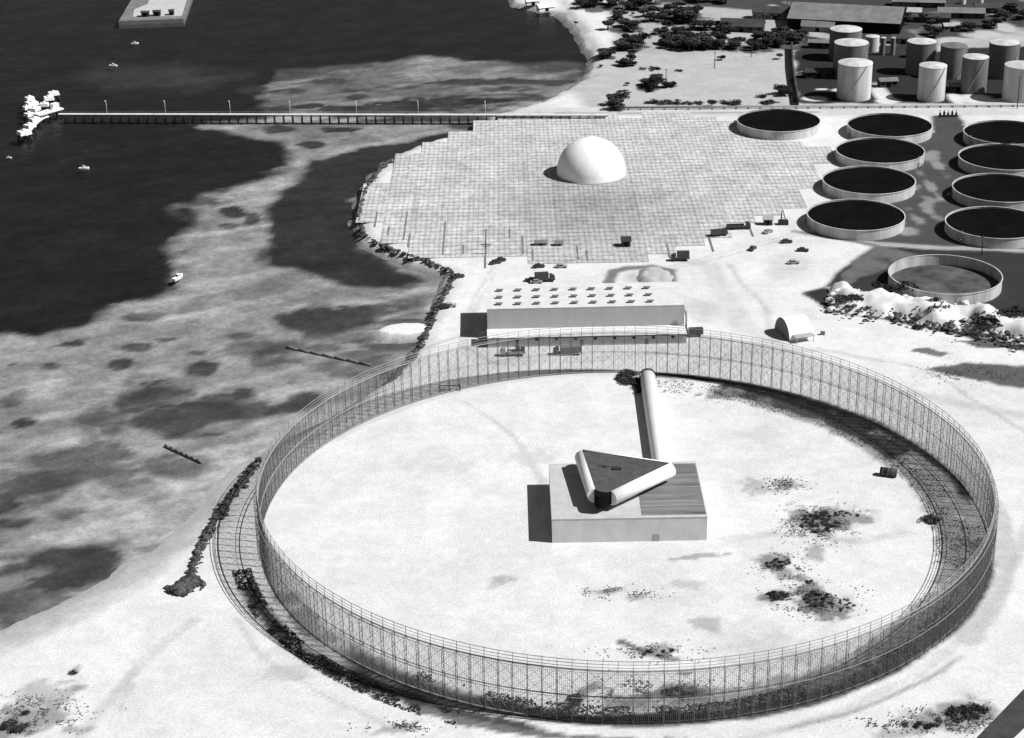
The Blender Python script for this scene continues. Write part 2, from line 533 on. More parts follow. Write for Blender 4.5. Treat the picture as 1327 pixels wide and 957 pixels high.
# leaf litter under the far groves
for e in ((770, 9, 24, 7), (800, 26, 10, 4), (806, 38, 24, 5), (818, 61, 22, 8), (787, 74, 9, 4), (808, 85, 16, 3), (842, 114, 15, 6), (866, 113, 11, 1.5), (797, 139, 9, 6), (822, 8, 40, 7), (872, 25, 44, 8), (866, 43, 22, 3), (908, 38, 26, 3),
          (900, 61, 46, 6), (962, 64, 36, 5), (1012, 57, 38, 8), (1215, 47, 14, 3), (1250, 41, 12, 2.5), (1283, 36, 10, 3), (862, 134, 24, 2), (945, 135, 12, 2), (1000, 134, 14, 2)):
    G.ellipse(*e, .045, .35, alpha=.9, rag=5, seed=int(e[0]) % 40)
# damp sand at the water's edge
G.t = G.t * (1 - .16 * (1 - sstep(0, 4, SDI)))
deepen = sstep(0, 1, -SDI / (4 + 9 * SOUTH))
G.t = G.t * (1 + .16 * (1 - sstep(-.4, .4, SDI)))
G.t = G.t * (1 - deepen) + (.24 + .18 * SOUTH) * deepen
land_mat = ground_mat('coral sand', ((.045, .96, 1.04), (.3, .91, 1.09), (1.6, .78, 1.18)), .25, .9)
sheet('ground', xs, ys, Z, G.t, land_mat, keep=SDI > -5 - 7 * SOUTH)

# ------------------------------------------------------------------ the lagoon: reef flat below, water above
xs2 = axis([(-6000, -340, 230), (-340, 90, 2), (90, 330, 12)])
ys2 = axis([(-600, 355, 40), (355, 960, 2), (960, 1280, 4), (1280, 7000, 230)])
X2, Y2 = np.meshgrid(xs2, ys2)
sd2 = sdist(X2, Y2, SHORE)
S = Field(X2, Y2, .26, warp=(7, 26), seed=21)
S.t *= .82 + .36 * fbm(X2 / 30, Y2 / 22, 60)
near = np.clip(1 - (-sd2 - 4) / 45, 0, 1)
south = sstep(0, 1, (555 - Y2) / 60)
S.t = S.t * (1 - near * .8 * south) + .46 * near * .8 * south
deep = .014  # deep water's loss of light, painted as dark seabed albedo
A = [(-200, 425), (0, 424), (60, 424), (112, 410), (150, 392), (205, 368), (236, 338), (222, 312), (240, 285), (228, 262), (262, 243), (322, 235), (368, 216), (382, 196), (362, 180),
     (308, 166), (262, 157), (275, 151), (345, 146), (350, 128), (345, 104), (400, 92), (480, 80), (560, 66), (630, 74), (690, 84), (740, 92), (760, 96), (790, 60), (760, 20), (720, -80), (-200, -80)]
S.polygon(A, deep, 15, warp=1.0, rag=-11)
S.polygon([(345, 262), (385, 217), (424, 192), (500, 177), (570, 166), (635, 158), (690, 152), (600, 172), (545, 186), (515, 200), (480, 230), (470, 250), (462, 290), (472, 311), (510, 329), (545, 352), (530, 364), (480, 362), (420, 352), (352, 336), (340, 308)], .030, 9, warp=.8, rag=-10)
S.polygon([(240, 151), (430, 151), (520, 154), (430, 172), (380, 170), (310, 158)], .17, 4, alpha=.6)
S.polygon([(130, 75), (260, 78), (330, 92), (260, 112), (150, 112), (110, 95)], .040, 14, alpha=.8)
S.polygon([(350, 84), (480, 76), (760, 74), (760, 128), (640, 138), (350, 138)], .12, 8, alpha=.6, rag=-16)
S.polygon([(640, 130), (760, 96), (760, 120), (700, 140), (640, 146)], .30, 6)
for e in ((500, 135, 150, 9, .030, .55), (620, 100, 110, 4, .035, .7), (600, 120, 90, 5, .03, .7), (480, 108, 60, 3, .05, .6), (400, 130, 22, 4, .028, .3), (460, 131, 15, 3.5, .03, .3), (545, 131, 22, 5, .026, .35), (630, 122, 34, 4.5, .025, .4),
          (355, 160, 18, 5, .03, .4), (440, 162, 26, 4, .028, .3), (402, 178, 24, 4.5, .03, .3), (330, 110, 16, 6, .04, .5), (374, 110, 20, 4, .05, .5), (430, 98, 24, 3, .05, .5), (660, 108, 40, 2.5, .03, .5), (470, 118, 14, 4, .04, .4), (560, 148, 90, 4, .02, .4), (640, 156, 60, 4, .03, .5),
          (295, 266, 22, 6, .03, .3), (287, 285, 17, 5, .03, .3), (325, 272, 11, 9, .04, .4), (252, 320, 24, 6, .03, .3), (300, 300, 24, 4, .06, .5), (262, 255, 18, 6, .06, .5),
          (186, 405, 24, 6, .05, .4), (95, 441, 18, 4, .045, .3), (183, 444, 19, 6, .045, .3), (164, 466, 19, 8, .05, .35), (258, 467, 23, 9, .045, .3), (46, 469, 12, 5, .035, .3), (15, 502, 17, 9, .04, .3), (43, 536, 15, 6.5, .035, .3), (2, 466, 5, 3, .06, .3), (215, 434, 13, 3, .07, .4), (240, 450, 10, 3, .06, .4),
          (330, 440, 40, 14, .10, .5), (300, 432, 24, 6, .08, .5), (310, 500, 16, 7, .06, .4),
          (200, 512, 50, 26, .055, .4), (250, 535, 74, 22, .045, .35), (135, 540, 34, 18, .06, .5), (190, 490, 26, 14, .05, .5), (290, 515, 44, 14, .05, .4), (330, 525, 22, 10, .08, .5), (120, 580, 60, 14, .085, .5),
          (430, 402, 66, 22, .040, .35), (500, 390, 60, 12, .05, .5), (470, 420, 70, 12, .06, .5), (390, 446, 60, 10, .075, .5), (370, 462, 40, 8, .085, .5), (395, 512, 36, 15, .045, .35), (360, 520, 20, 10, .06, .5), (470, 470, 44, 12, .10, .6), (540, 385, 20, 16, .10, .6),
          (25, 625, 56, 26, .055, .45), (60, 610, 30, 14, .06, .5), (10, 650, 40, 16, .05, .5), (180, 600, 90, 14, .10, .6), (230, 590, 60, 12, .11, .6), (170, 625, 40, 10, .12, .6), (90, 650, 20, 6, .12, .6),
          (97, 724, 64, 34, .035, .35), (130, 708, 34, 18, .05, .5), (14, 760, 42, 36, .06, .5), (50, 780, 60, 20, .09, .6), (30, 700, 40, 14, .14, .6), (200, 700, 30, 8, .2, .6)):
    S.ellipse(*e[:4], e[4], e[5] + .1, alpha=.92 if e[5] < .4 else .85, seed=int(e[0]) % 60, rag=-4 if e[5] < .45 else 8)
# pale sand tongues between the reef patches
for e in ((235, 562, 50, 5, .24), (290, 540, 20, 6, .24), (520, 424, 30, 7, .72), (420, 372, 100, 8, .22), (470, 383, 50, 3, .26), (280, 320, 40, 30, .30), (210, 390, 30, 12, .30), (80, 490, 60, 20, .31), (60, 560, 40, 10, .28),
          (300, 480, 30, 10, .30), (350, 480, 40, 8, .30), (240, 490, 14, 6, .24), (390, 470, 16, 4, .34), (250, 650, 70, 22, .36), (300, 580, 40, 10, .40), (100, 675, 80, 8, .28), (450, 105, 60, 2.5, .17), (560, 92, 60, 2, .16), (660, 92, 50, 1.5, .16), (640, 117, 40, 2, .18)):
    S.ellipse(*e[:4], e[4], .6, alpha=.85)
for e in ((520, 440, 44, 7, .075), (470, 428, 30, 8, .07), (530, 408, 40, 5, .06), (480, 452, 40, 6, .12)):
    S.ellipse(*e, .6, alpha=.85, rag=-6)
c_, s_ = math.cos(.45), math.sin(.45)
U, V = X2 * c_ + Y2 * s_, -X2 * s_ + Y2 * c_
S.t *= .62 + .76 * fbm(U / 26, V / 8, 90, 5)
S.t *= .70 + .60 * fbm(X2 / 9, Y2 / 9, 95, 5)
S.t = S.t + .11 * sstep(.54, .72, fbm(U / 34, V / 9, 120, 4)) * (S.t > .06)
sea_mat = ground_mat('reef flat', ((.06, .80, 1.2), (.22, .72, 1.28), (.9, .80, 1.2)))
sheet('seabed', xs2, ys2, np.full(X2.shape, -3.0), S.t, sea_mat)

wm = bpy.data.materials.new('lagoon water')
wm.use_nodes = True
n, l = wm.node_tree.nodes, wm.node_tree.links
n.remove(n['Principled BSDF'])
tr = n.new('ShaderNodeBsdfTransparent'); tr.inputs[0].default_value = (.92, .92, .92, 1)
gl = n.new('ShaderNodeBsdfGlossy'); gl.inputs['Roughness'].default_value = .25; gl.inputs[0].default_value = (.5, .5, .5, 1)
fr = n.new('ShaderNodeFresnel'); fr.inputs[0].default_value = 1.2
tc = n.new('ShaderNodeTexCoord'); mp = n.new('ShaderNodeMapping'); mp.inputs['Scale'].default_value = (.5, 1.2, 1); mp.inputs['Rotation'].default_value = (0, 0, .4)
nz = n.new('ShaderNodeTexNoise'); nz.inputs['Scale'].default_value = .35; nz.inputs['Detail'].default_value = 6
bp = n.new('ShaderNodeBump'); bp.inputs['Strength'].default_value = .5; bp.inputs['Distance'].default_value = .5
mx = n.new('ShaderNodeMixShader')
l.new(tc.outputs['Object'], mp.inputs[0]); l.new(mp.outputs[0], nz.inputs['Vector']); l.new(nz.outputs['Fac'], bp.inputs['Height'])
l.new(bp.outputs[0], gl.inputs['Normal']); l.new(bp.outputs[0], fr.inputs['Normal'])
l.new(fr.outputs[0], mx.inputs[0]); l.new(tr.outputs[0], mx.inputs[1]); l.new(gl.outputs[0], mx.inputs[2])
l.new(mx.outputs[0], n['Material Output'].inputs[0])
q = MB(); q.poly([(-6000, -700, WATER), (1200, -700, WATER), (1200, 7000, WATER), (-6000, 7000, WATER)])
tag(q.build('water', wm), None, None, kind='structure')

# ------------------------------------------------------------------ road in the near right corner
q = MB()
P = W([(1258, 964), (1306, 964), (1372, 902), (1372, 846), (1327, 893)])
q.poly([(p.x, p.y, .02) for p in P])
tag(q.build('road', mat('asphalt', .05, .3, .25)), None, None, kind='structure')

# ------------------------------------------------------------------ the circular fence
fence = empty('wire_fence', FC, 0, 'huge circular wire mesh fence ringing the blockhouse and its sand yard', 'fence')
FH = 16.8
NP = 180


def polar(r, a, z):
    return (r * math.cos(a), r * math.sin(a), z)


order = sorted(range(NP), key=lambda i: math.sin(2 * math.pi * i / NP))     # nearest to the camera first
post_me = MB()
post_me.box(0, 0, 0, .14, .12, FH, top=(.7, .7))
post_me.box(1.0, 0, 0, .085, .085, 14.2)
for k in range(12):
    post_me.box(.5, 0, .6 + k * 1.22, .9, .06, .06)
    z0, z1 = .6 + k * 1.22, .6 + (k + 1) * 1.22
    post_me.tube((.05, 0, z0 if k % 2 else min(z1, 14.1)), (.98, 0, min(z1, 14.1) if k % 2 else z0), .035, 3, cap=False)
M['post'] = mat('weathered post', .13, .3, .8)
base_post = post_me.build('post', M['post'], fence)
first = True
rest = MB()
for k, i in enumerate(order):
    a = 2 * math.pi * i / NP
    if k < 100:
        o = base_post if first else base_post.copy()
        if not first:
            COL.objects.link(o); o.parent = fence
        first = False
        o.location = polar(FR, a, 0); o.rotation_euler = (0, 0, a)
    else:
        c_, s_ = math.cos(a), math.sin(a)
        b = len(rest.v)
        for v in post_me.v:
            x = FR + v[0]
            rest.v.append((x * c_ - v[1] * s_, x * s_ + v[1] * c_, v[2]))
        for f_, sm in zip(post_me.f, post_me.s):
            rest.f.append(tuple(b + j for j in f_)); rest.s.append(sm)
ro = rest.build('post', M['post'], fence); ro['kind'] = 'stuff'


def ringtube(r, z, rad, n=360, side=4):
    mb = MB()
    for k in range(n):
        a = 2 * math.pi * k / n
        for j in range(side):
            t = 2 * math.pi * j / side + .4
            rr = r + rad * math.cos(t)
            mb.v.append((rr * math.cos(a), rr * math.sin(a), z + rad * math.sin(t)))
    for k in range(n):
        for j in range(side):
            k2, j2 = (k + 1) % n, (j + 1) % side
            mb.f.append((k * side + j, k2 * side + j, k2 * side + j2, k * side + j2)); mb.s.append(True)
    return mb


ringtube(FR + 1.0, 14.1, .09).build('rail', M['steel'], fence)
ringtube(FR + 1.0, 7.1, .07).build('rail', M['steel'], fence)
for z, rad in ((14.15, .20), (7.1, .14), (14.95, .075), (15.8, .075), (16.7, .10), (.35, .16)):
    ringtube(FR - .05, z, rad).build('rail', M['steel'], fence)
wire = MB()
NW = 1360
for k in range(NW):
    a = 2 * math.pi * k / NW
    r0 = .042
    b = len(wire.v)
    for z in (0.02, 14.15):
        for j in range(3):
            t = 2 * math.pi * j / 3 + a
            wire.v.append((FR + .18) * np.array((math.cos(a), math.sin(a), 0)) + np.array((r0 * math.cos(t), r0 * math.sin(t), z)))
    for j in range(3):
        wire.f.append((b + j, b + (j + 1) % 3, b + 3 + (j + 1) % 3, b + 3 + j)); wire.s.append(False)
wire.v = [tuple(v) for v in wire.v]
for k in range(1, 35):
    z = k * .41
    rb = ringtube(FR + .15, z, .033, 360, 3)
    b = len(wire.v)
    wire.v += rb.v; wire.f += [tuple(b + j for j in f_) for f_ in rb.f]; wire.s += rb.s
for i in range(NP):                                  # diagonal bracing wires in every bay
    a0, a1 = 2 * math.pi * i / NP, 2 * math.pi * (i + 1) / NP
    for z0, z1 in ((0.1, 3.6), (3.6, 7.1), (7.1, 10.6), (10.6, 14.1)):
        for p, q_ in (((a0, z0), (a1, z1)), ((a1, z0), (a0, z1))):
            wire.tube(polar(FR + .1, *p), polar(FR + .1, *q_), .042, 3, cap=False, smooth=False)
wire.build('wire_mesh', M['wire'], fence)

# ------------------------------------------------------------------ concrete blockhouse
bx0, bx1, by0, by1, BH = 10.1, 52.2, 444.6, 478.0, 7.3
bk = empty('blockhouse', ((bx0 + bx1) / 2, (by0 + by1) / 2, 0), 0, 'flat roofed pale concrete blockhouse in the middle of the fenced circle', 'blockhouse')
hx, hy = (bx1 - bx0) / 2, (by1 - by0) / 2
q = MB(); q.box(0, 0, 0, 2 * hx, 2 * hy, BH - .3); q.build('wall', M['mound'], bk)
q = MB(); q.box(0, 0, BH - .3, 2 * hx + .12, 2 * hy + .12, .3); roof = q.build('roof', M['concrete'], bk)
q = MB()
for x0, x1, y0, y1 in ((.58, .995, .04, .96), (.52, .575, .55, .96)):
    q.box(-hx + (x0 + x1) * hx, -hy + (y0 + y1) * hy, BH, (x1 - x0) * 2 * hx, (y1 - y0) * 2 * hy, .06)
q.build('roof_covering', M['roofpatch'], roof)
q = MB()
for y in (-.6, .05, .5):
    q.box(-hx + 2 * hx * .79, hy * y, BH + .06, 2 * hx * .40, .14, .06)
q.box(-hx + 2 * hx * .79, -hy * .45, BH + .06, 2 * hx * .36, .18, .08)
q.build('roof_seam', M['concrete'], roof)
q = MB(); q.box(hx * .35, -hy - .06, 0, 1.6, .12, 2.3); q.build('door', M['gravel'], bk)

# ------------------------------------------------------------------ triangular antenna on its roof
ZT = 13.0
TA, TB, TC = at(753, 583, ZT), at(871, 600, ZT), at(774, 646, ZT)
ctr = (TA + TB + TC) / 3
M['antroof'] = mat('antenna deck', .075, .3, .35, .8)
ant = empty('triangular_antenna', (ctr.x, ctr.y, BH + .12), 0, 'dark topped triangular radar antenna with white rounded sides on the blockhouse roof', 'antenna')
loc = [Vector((p.x - ctr.x, p.y - ctr.y)) for p in (TA, TB, TC)]
zb = -(BH + .12)


def inset(pts, cut, bulge):
    out = []
    for i in range(3):
        a, b_, c_ = pts[i - 1], pts[i], pts[(i + 1) % 3]
        cc = cut if i == 2 else cut * .28
        p0, p2 = b_ + (a - b_).normalized() * cc, b_ + (c_ - b_).normalized() * cc
        for k in range(7):
            t = k / 6
            out.append(p0 * (1 - t) ** 2 + b_ * (bulge if i == 2 else 1.0) * 2 * t * (1 - t) + p2 * t * t)
    return out


core = inset([p * .97 for p in loc], 6.6, 1.25)
deckp = inset([p * .965 for p in loc], 5.2, .86)
q = MB(); q.prism([p for p in core], 9.2 + zb, ZT - .3 + zb); q.build('body', M['black'], ant)
q = MB(); q.prism(deckp, ZT - .3 + zb, ZT - .12 + zb); deck = q.build('deck', M['antroof'], ant)
q = MB()
q.box(0, .8, ZT - .12 + zb, 2.4, 1.6, .35); q.box(-3.2, 2.2, ZT - .12 + zb, 1.0, 1.0, .25); q.tube((-5, 3, ZT - .1 + zb), (3, 1, ZT - .1 + zb), .08, 6)
q.build('hatch', M['dark'], deck)
for i in range(3):
    a, b_ = loc[i], loc[(i + 1) % 3]
    d = (b_ - a).normalized()
    nrm = Vector((d.y, -d.x))
    if nrm.dot((a + b_) / 2) < 0: nrm = -nrm
    L = (b_ - a).length
    s0, s1 = a + d * (5.6 if i == 2 else .5), b_ - d * (5.6 if i == 1 else .5)
    RR = 2.15
    mb = MB()
    N = 16
    zc = ZT - RR + zb + .05
    rows = []
    for e in (s0, s1):
        row = []
        for k in range(N + 1):
            t = math.pi / 2 - math.pi * k / N * 1.05
            o2 = e + nrm * (RR * math.cos(t) - .25)
            row.append((o2.x, o2.y, zc + RR * math.sin(t)))
        rows.append(row)
    for k in range(N):
        mb.f.append((len(mb.v), len(mb.v) + 1, len(mb.v) + 2, len(mb.v) + 3)); mb.s.append(True)
        mb.v += [rows[0][k], rows[1][k], rows[1][k + 1], rows[0][k + 1]]
    for row in rows:
        mb.poly(row)
    o = mb.build('curved_cover', M['white'], ant)
    bpy.context.view_layer.objects.active = o
    import bmesh
    bm = bmesh.new(); bm.from_mesh(o.data); bmesh.ops.remove_doubles(bm, verts=bm.verts, dist=.001); bmesh.ops.recalc_face_normals(bm, faces=bm.faces); bm.to_mesh(o.data); bm.free()
q = MB(); q.lathe([(6.5, 0), (6.5, 1.2), (4.2, 1.6), (4.2, 2.4)], 40); q.build('turntable', M['dark'], ant)

# ------------------------------------------------------------------ white tube running to the far fence
P0, P1 = at(839.5, 488, 2.3), at(867, 665, 2.3)
tun = empty('covered_passage', (P0.x, P0.y, 0), 0, 'long white half round passage leading from the far fence to the blockhouse', 'passage')
v = P1 - P0
L = min(v.length, (by1 + .0 - P0.y) / (v.y / v.length))
d = v.normalized(); sd = Vector((d.y, -d.x, 0)) * -1
mb = MB(); N = 20; TR = 2.45
prof = [(-TR, 0)] + [(TR * math.cos(math.pi - math.pi * k / N), 2.0 + TR * math.sin(math.pi * k / N)) for k in range(N + 1)] + [(TR, 0)]
for k in range(len(prof) - 1):
    pts = []
    for t, (u, z) in ((0, prof[k]), (L, prof[k]), (L, prof[k + 1]), (0, prof[k + 1])):
        p = d * t + sd * u; pts.append((p.x, p.y, z))
    mb.poly(pts)
mb.poly([((sd * u).x, (sd * u).y, z) for u, z in prof])
o = mb.build('shell', M['white'], tun)
bm = bmesh.new(); bm.from_mesh(o.data); bmesh.ops.remove_doubles(bm, verts=bm.verts, dist=.001)
for f_ in bm.faces: f_.smooth = len(f_.verts) == 4
bmesh.ops.recalc_face_normals(bm, faces=bm.faces); bm.to_mesh(o.data); bm.free()
q = MB()
for k in range(N):
    t0, t1 = math.pi * k / N, math.pi * (k + 1) / N
    for w0, w1 in ((-1.2, .25),):
        pts = []
        for w_, t in ((w0, t0), (w1, t0), (w1, t1), (w0, t1)):
            p = d * w_ + sd * ((TR + .25) * math.cos(t)); pts.append((p.x, p.y, 2.0 + (TR + .25) * math.sin(t)))
        q.poly(pts)
p = d * -.6
q.box(p.x, p.y, 0, TR * 2 + .6, 1.0, 2.0)
q.build('portal', M['dark'], tun)

# ------------------------------------------------------------------ long building with roof vents
LX0, LX1, LY0, LY1, LH = -8.3, 59.2, 589.6, 611.5, 10.7
lb = empty('equipment_building', ((LX0 + LX1) / 2, (LY0 + LY1) / 2, 0), R(.6), 'long grey walled building with rows of vents on its white roof', 'building')
hx, hy = (LX1 - LX0) / 2, (LY1 - LY0) / 2
q = MB(); q.box(0, 0, 0, 2 * hx, 2 * hy, LH); q.build('wall', M['wall'], lb)
q = MB(); q.box(0, 0, LH, 2 * hx + .1, 2 * hy + .1, .25); roof = q.build('roof', M['roofwhite'], lb)
vent = None
for r_, (py, yo) in enumerate(((377.5, 0), (386.5, 0), (395, 0))):
    for c_ in range(9):
        px = 645.5 + (24.5 - .35 * (2 - r_)) * c_ + .7 * (2 - r_)
        w_ = at(px, py - .35 * c_, LH + .25)
        lx, ly = w_.x - lb.location.x, w_.y - lb.location.y
        if vent is None:
            q = MB()
            q.box(0, 0, 0, 1.3, .8, .5)
            q.box(.2, 0, .5, 1.9, 1.1, .16)
            q.poly([(-.75, -.55, .66), (1.15, -.55, .66), (1.15, 0, .9), (-.75, 0, .9)])
            q.poly([(-.75, .55, .66), (-.75, 0, .9), (1.15, 0, .9), (1.15, .55, .66)])
            vent = q.build('roof_vent', mat('vent metal', .16, .3, .8), roof)
            o = vent
        else:
            o = vent.copy(); COL.objects.link(o); o.parent = roof
        o.location = (lx, ly, LH + .25); o.scale = (1.25, 1.2, 1.1)
AD = 8.0
q = MB(); q.box(0, -hy - AD / 2, 0, 2 * hx, AD, 3.3); an = q.build('annex', M['wall'], lb)
q = MB(); q.box(0, -hy - AD / 2 - .2, 3.3, 2 * hx + .3, AD + .4, .22); q.build('annex_roof', M['annexroof'], an)
q = MB(); q.box(0, -hy - AD - .45, 3.22, 2 * hx + .32, .12, .38); q.build('gutter', M['dark'], an)
win = None
for k in range(10):
    if win is None:
        q = MB(); q.box(0, 0, 0, 1.1, .12, .85)
        win = q.build('window', M['black'], an); o = win
    else:
        o = win.copy(); COL.objects.link(o); o.parent = an
    o.location = (-hx + 3.5 + 6.6 * k, -hy - AD - .05, 2.1)
q = MB()
for k in range(3):
    q.box(-hx + 10 + 22 * k, -hy - AD - .05, 0, 1.1, .1, 2.1)
q.build('door', M['roofgrey'], an)
q = MB(); q.box(-hx - 1.5, -hy - AD + 4, 0, 3, 6, 3.1); q.build('side_annex', M['dark'], lb)
q = MB(); q.tube((hx + .6, -hy - 1, 0), (hx + .6, -hy - 1, 9), .35, 8); q.tube((hx + .6, -hy - 1, 6), (hx + .1, -hy - 1, 9.5), .25, 6); q.build('downpipe', M['steel'], lb)

# ------------------------------------------------------------------ ground screen with the white dome
edge = W([(640, 150), (700, 151), (800, 151), (905, 150), (1000, 172), (1035, 190), (1078, 198), (1068, 225), (1040, 262), (1018, 281), (960, 290), (925, 305), (880, 318), (872, 330), (790, 336), (640, 336), (570, 334), (520, 322),
          (483, 303), (474, 286), (481, 254), (494, 230), (512, 210), (532, 198)])
rng = random.Random(5)
CW, CD = 11.5, 17.0
ex = [p.x for p in edge]; ey = [p.y for p in edge]
q = MB(); vals = []
ncx, ncy = int((max(ex) - min(ex)) / CW) + 2, int((max(ey) - min(ey)) / CD) + 2
cells = []
for i in range(ncx):
    for j in range(ncy):
        for h in range(2):
            x0 = min(ex) - 4 + i * CW; y0 = min(ey) - 4 + j * CD + h * CD / 2
            cells.append((x0, y0))
ca = np.array(cells)
ins = sdist(ca[:, 0] + CW / 2, ca[:, 1] + CD / 4, edge)
dome_c = at(766, 226)
scr_v = []
for (x0, y0), d_ in zip(cells, ins):
    if d_ < rng.uniform(-2.5, 2.5): continue
    g = .02 + rng.random() * .03
    q.poly([(x0 + g, y0 + g, .16), (x0 + CW - g, y0 + g, .16), (x0 + CW - g, y0 + CD / 2 - .03, .16), (x0 + g, y0 + CD / 2 - .03, .16)])
    mid = 1.0
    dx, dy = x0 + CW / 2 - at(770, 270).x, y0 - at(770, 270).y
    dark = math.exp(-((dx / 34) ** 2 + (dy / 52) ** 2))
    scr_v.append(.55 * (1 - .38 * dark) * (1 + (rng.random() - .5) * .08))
sm = bpy.data.materials.new('wire ground screen')
sm.use_nodes = True
n, l = sm.node_tree.nodes, sm.node_tree.links
b = n['Principled BSDF']; b.inputs['Roughness'].default_value = .8; b.inputs['Specular IOR Level'].default_value = .1
a = n.new('ShaderNodeAttribute'); a.attribute_name = 'albedo'
tc = n.new('ShaderNodeTexCoord')
cur = a.outputs['Fac']
for ax, sc, lo in (('X', .15, .76), ('Y', .07, .72), ('Y', .21, .82)):
    mp = n.new('ShaderNodeMapping'); l.new(tc.outputs['Object'], mp.inputs[0])
    wv = n.new('ShaderNodeTexWave'); wv.wave_type = 'BANDS'; wv.bands_direction = ax
    wv.inputs['Scale'].default_value = sc; wv.inputs['Distortion'].default_value = 1.8; wv.inputs['Detail'].default_value = 3; wv.inputs['Detail Scale'].default_value = .5
    l.new(mp.outputs[0], wv.inputs[0])
    mr = n.new('ShaderNodeMapRange'); mr.inputs['From Min'].default_value = .02; mr.inputs['From Max'].default_value = .35; mr.inputs['To Min'].default_value = lo; mr.inputs['To Max'].default_value = 1
    l.new(wv.outputs['Fac'], mr.inputs['Value'])
    mu = n.new('ShaderNodeMath'); mu.operation = 'MULTIPLY'; l.new(cur, mu.inputs[0]); l.new(mr.outputs[0], mu.inputs[1]); cur = mu.outputs[0]
for sc, lo, hi in ((.07, .82, 1.14), (.35, .74, 1.22), (1.6, .84, 1.14)):
    nz = n.new('ShaderNodeTexNoise'); nz.inputs['Scale'].default_value = sc; nz.inputs['Detail'].default_value = 5; l.new(tc.outputs['Object'], nz.inputs['Vector'])
    mr = n.new('ShaderNodeMapRange'); mr.inputs['From Min'].default_value = .3; mr.inputs['From Max'].default_value = .7; mr.inputs['To Min'].default_value = lo; mr.inputs['To Max'].default_value = hi
    l.new(nz.outputs['Fac'], mr.inputs['Value'])
    mu = n.new('ShaderNodeMath'); mu.operation = 'MULTIPLY'; l.new(cur, mu.inputs[0]); l.new(mr.outputs[0], mu.inputs[1]); cur = mu.outputs[0]
l.new(cur, b.inputs['Base Color'])
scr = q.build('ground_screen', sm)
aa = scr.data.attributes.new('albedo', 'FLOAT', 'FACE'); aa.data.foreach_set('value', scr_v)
tag(scr, 'wide pale grey panelled ground screen with a stepped edge under the white dome', 'ground screen')
# drain gaps running in from the near edge of the screen
for px, py, L_ in ((487, 285, 14), (525, 293, 26), (575, 309, 30), (629, 322, 34), (677, 318, 16), (660, 303, 8), (503, 300, 8), (530, 312, 12), (690, 331, 9), (748, 328, 12), (866, 326, 12), (921, 316, 14), (972, 297, 14), (760, 331, 8), (600, 324, 8)):
    p = at(px, py)
    q = MB(); q.box(0, 0, 0, .5, L_ * 1.3, .05); q.box(.35, 0, 0, .15, L_ * 1.3, .10)
    o = q.build('drain_channel', M['roofgrey']); o.location = (p.x, p.y, .17)
    tag(o, 'narrow dark drain channel running in from the near edge of the ground screen', 'drain', 'drain channels at the near edge of the ground screen')

dm = empty('radome', (dome_c.x, dome_c.y, .16), 0, 'big white hemispherical dome standing on the ground screen', 'dome')
DR = 14.9
q = MB()
prof = [(DR, 0), (DR + .05, 1.0)] + [(DR * math.cos(t), 1.2 + DR * math.sin(t)) for t in [math.pi / 2 * k / 22 for k in range(22)]] + [(.02, 1.2 + DR)]
q.lathe(prof, 72)
sh = q.build('shell', M['dome'], dm)
q = MB()
for k in range(12):
    a_ = 2 * math.pi * k / 12
    pr = None
    for j in range(15):
        t = math.pi / 2 * j / 15
        p = ((DR + .02) * math.cos(t) * math.cos(a_ + t * .5), (DR + .02) * math.cos(t) * math.sin(a_ + t * .5), 1.2 + (DR + .02) * math.sin(t))
        if pr: q.tube(pr, p, .05, 4, cap=False)
        pr = p
q.build('seam', M['roofwhite'], sh)
q = MB(); q.lathe([(DR + .5, 0), (DR + .5, .5), (DR + .02, .5)], 72); q.build('base_ring', M['gravel'], dm)

# ------------------------------------------------------------------ open tanks of the fuel farm
TKR = 19.14


def open_tank(px, py, label, r=TKR, h=4.3, floor='oil', fz=3.55):
    c_ = at(px, py, h)
    t = empty('storage_tank', (c_.x, c_.y, 0), random.random() * 6, label, 'tank', 'open storage tanks of the fuel farm')
    q = MB(); q.lathe([(r, 0), (r, h - .25)], 72); q.lathe([(r - .12, h - .25), (r - .12, fz)], 72); q.build('wall', M['tankwall'], t)
    q = MB(); q.lathe([(r - .2, h - .25), (r + .22, h - .25), (r + .22, h), (r - .2, h), (r - .2, h - .25)], 72, smooth=False); q.build('rim', M['tankwall'], t)
    q = MB(); q.lathe([(.01, fz + .15), (r * .5, fz + .08), (r - .12, fz)], 72); q.build('floor' if floor != 'oil' else 'floating_roof', M[floor], t)
    q = MB()
    for k in range(2): q.tube((r + .3, -.3 + .6 * k, 0), (r + .3, -.3 + .6 * k, h + .9), .05, 4)
    for k in range(12): q.tube((r + .3, -.3, .4 + k * .42), (r + .3, .3, .4 + k * .42), .03, 4)
    q.build('ladder', M['steel'], t)
    q = MB()
    for k in range(3): q.tube((r - .1, 0, 1 + .5 * k), (r + 2.2, .5 * k, 1 + .5 * k), .14, 6)
    q.build('pipe', M['steel'], t)
    return t


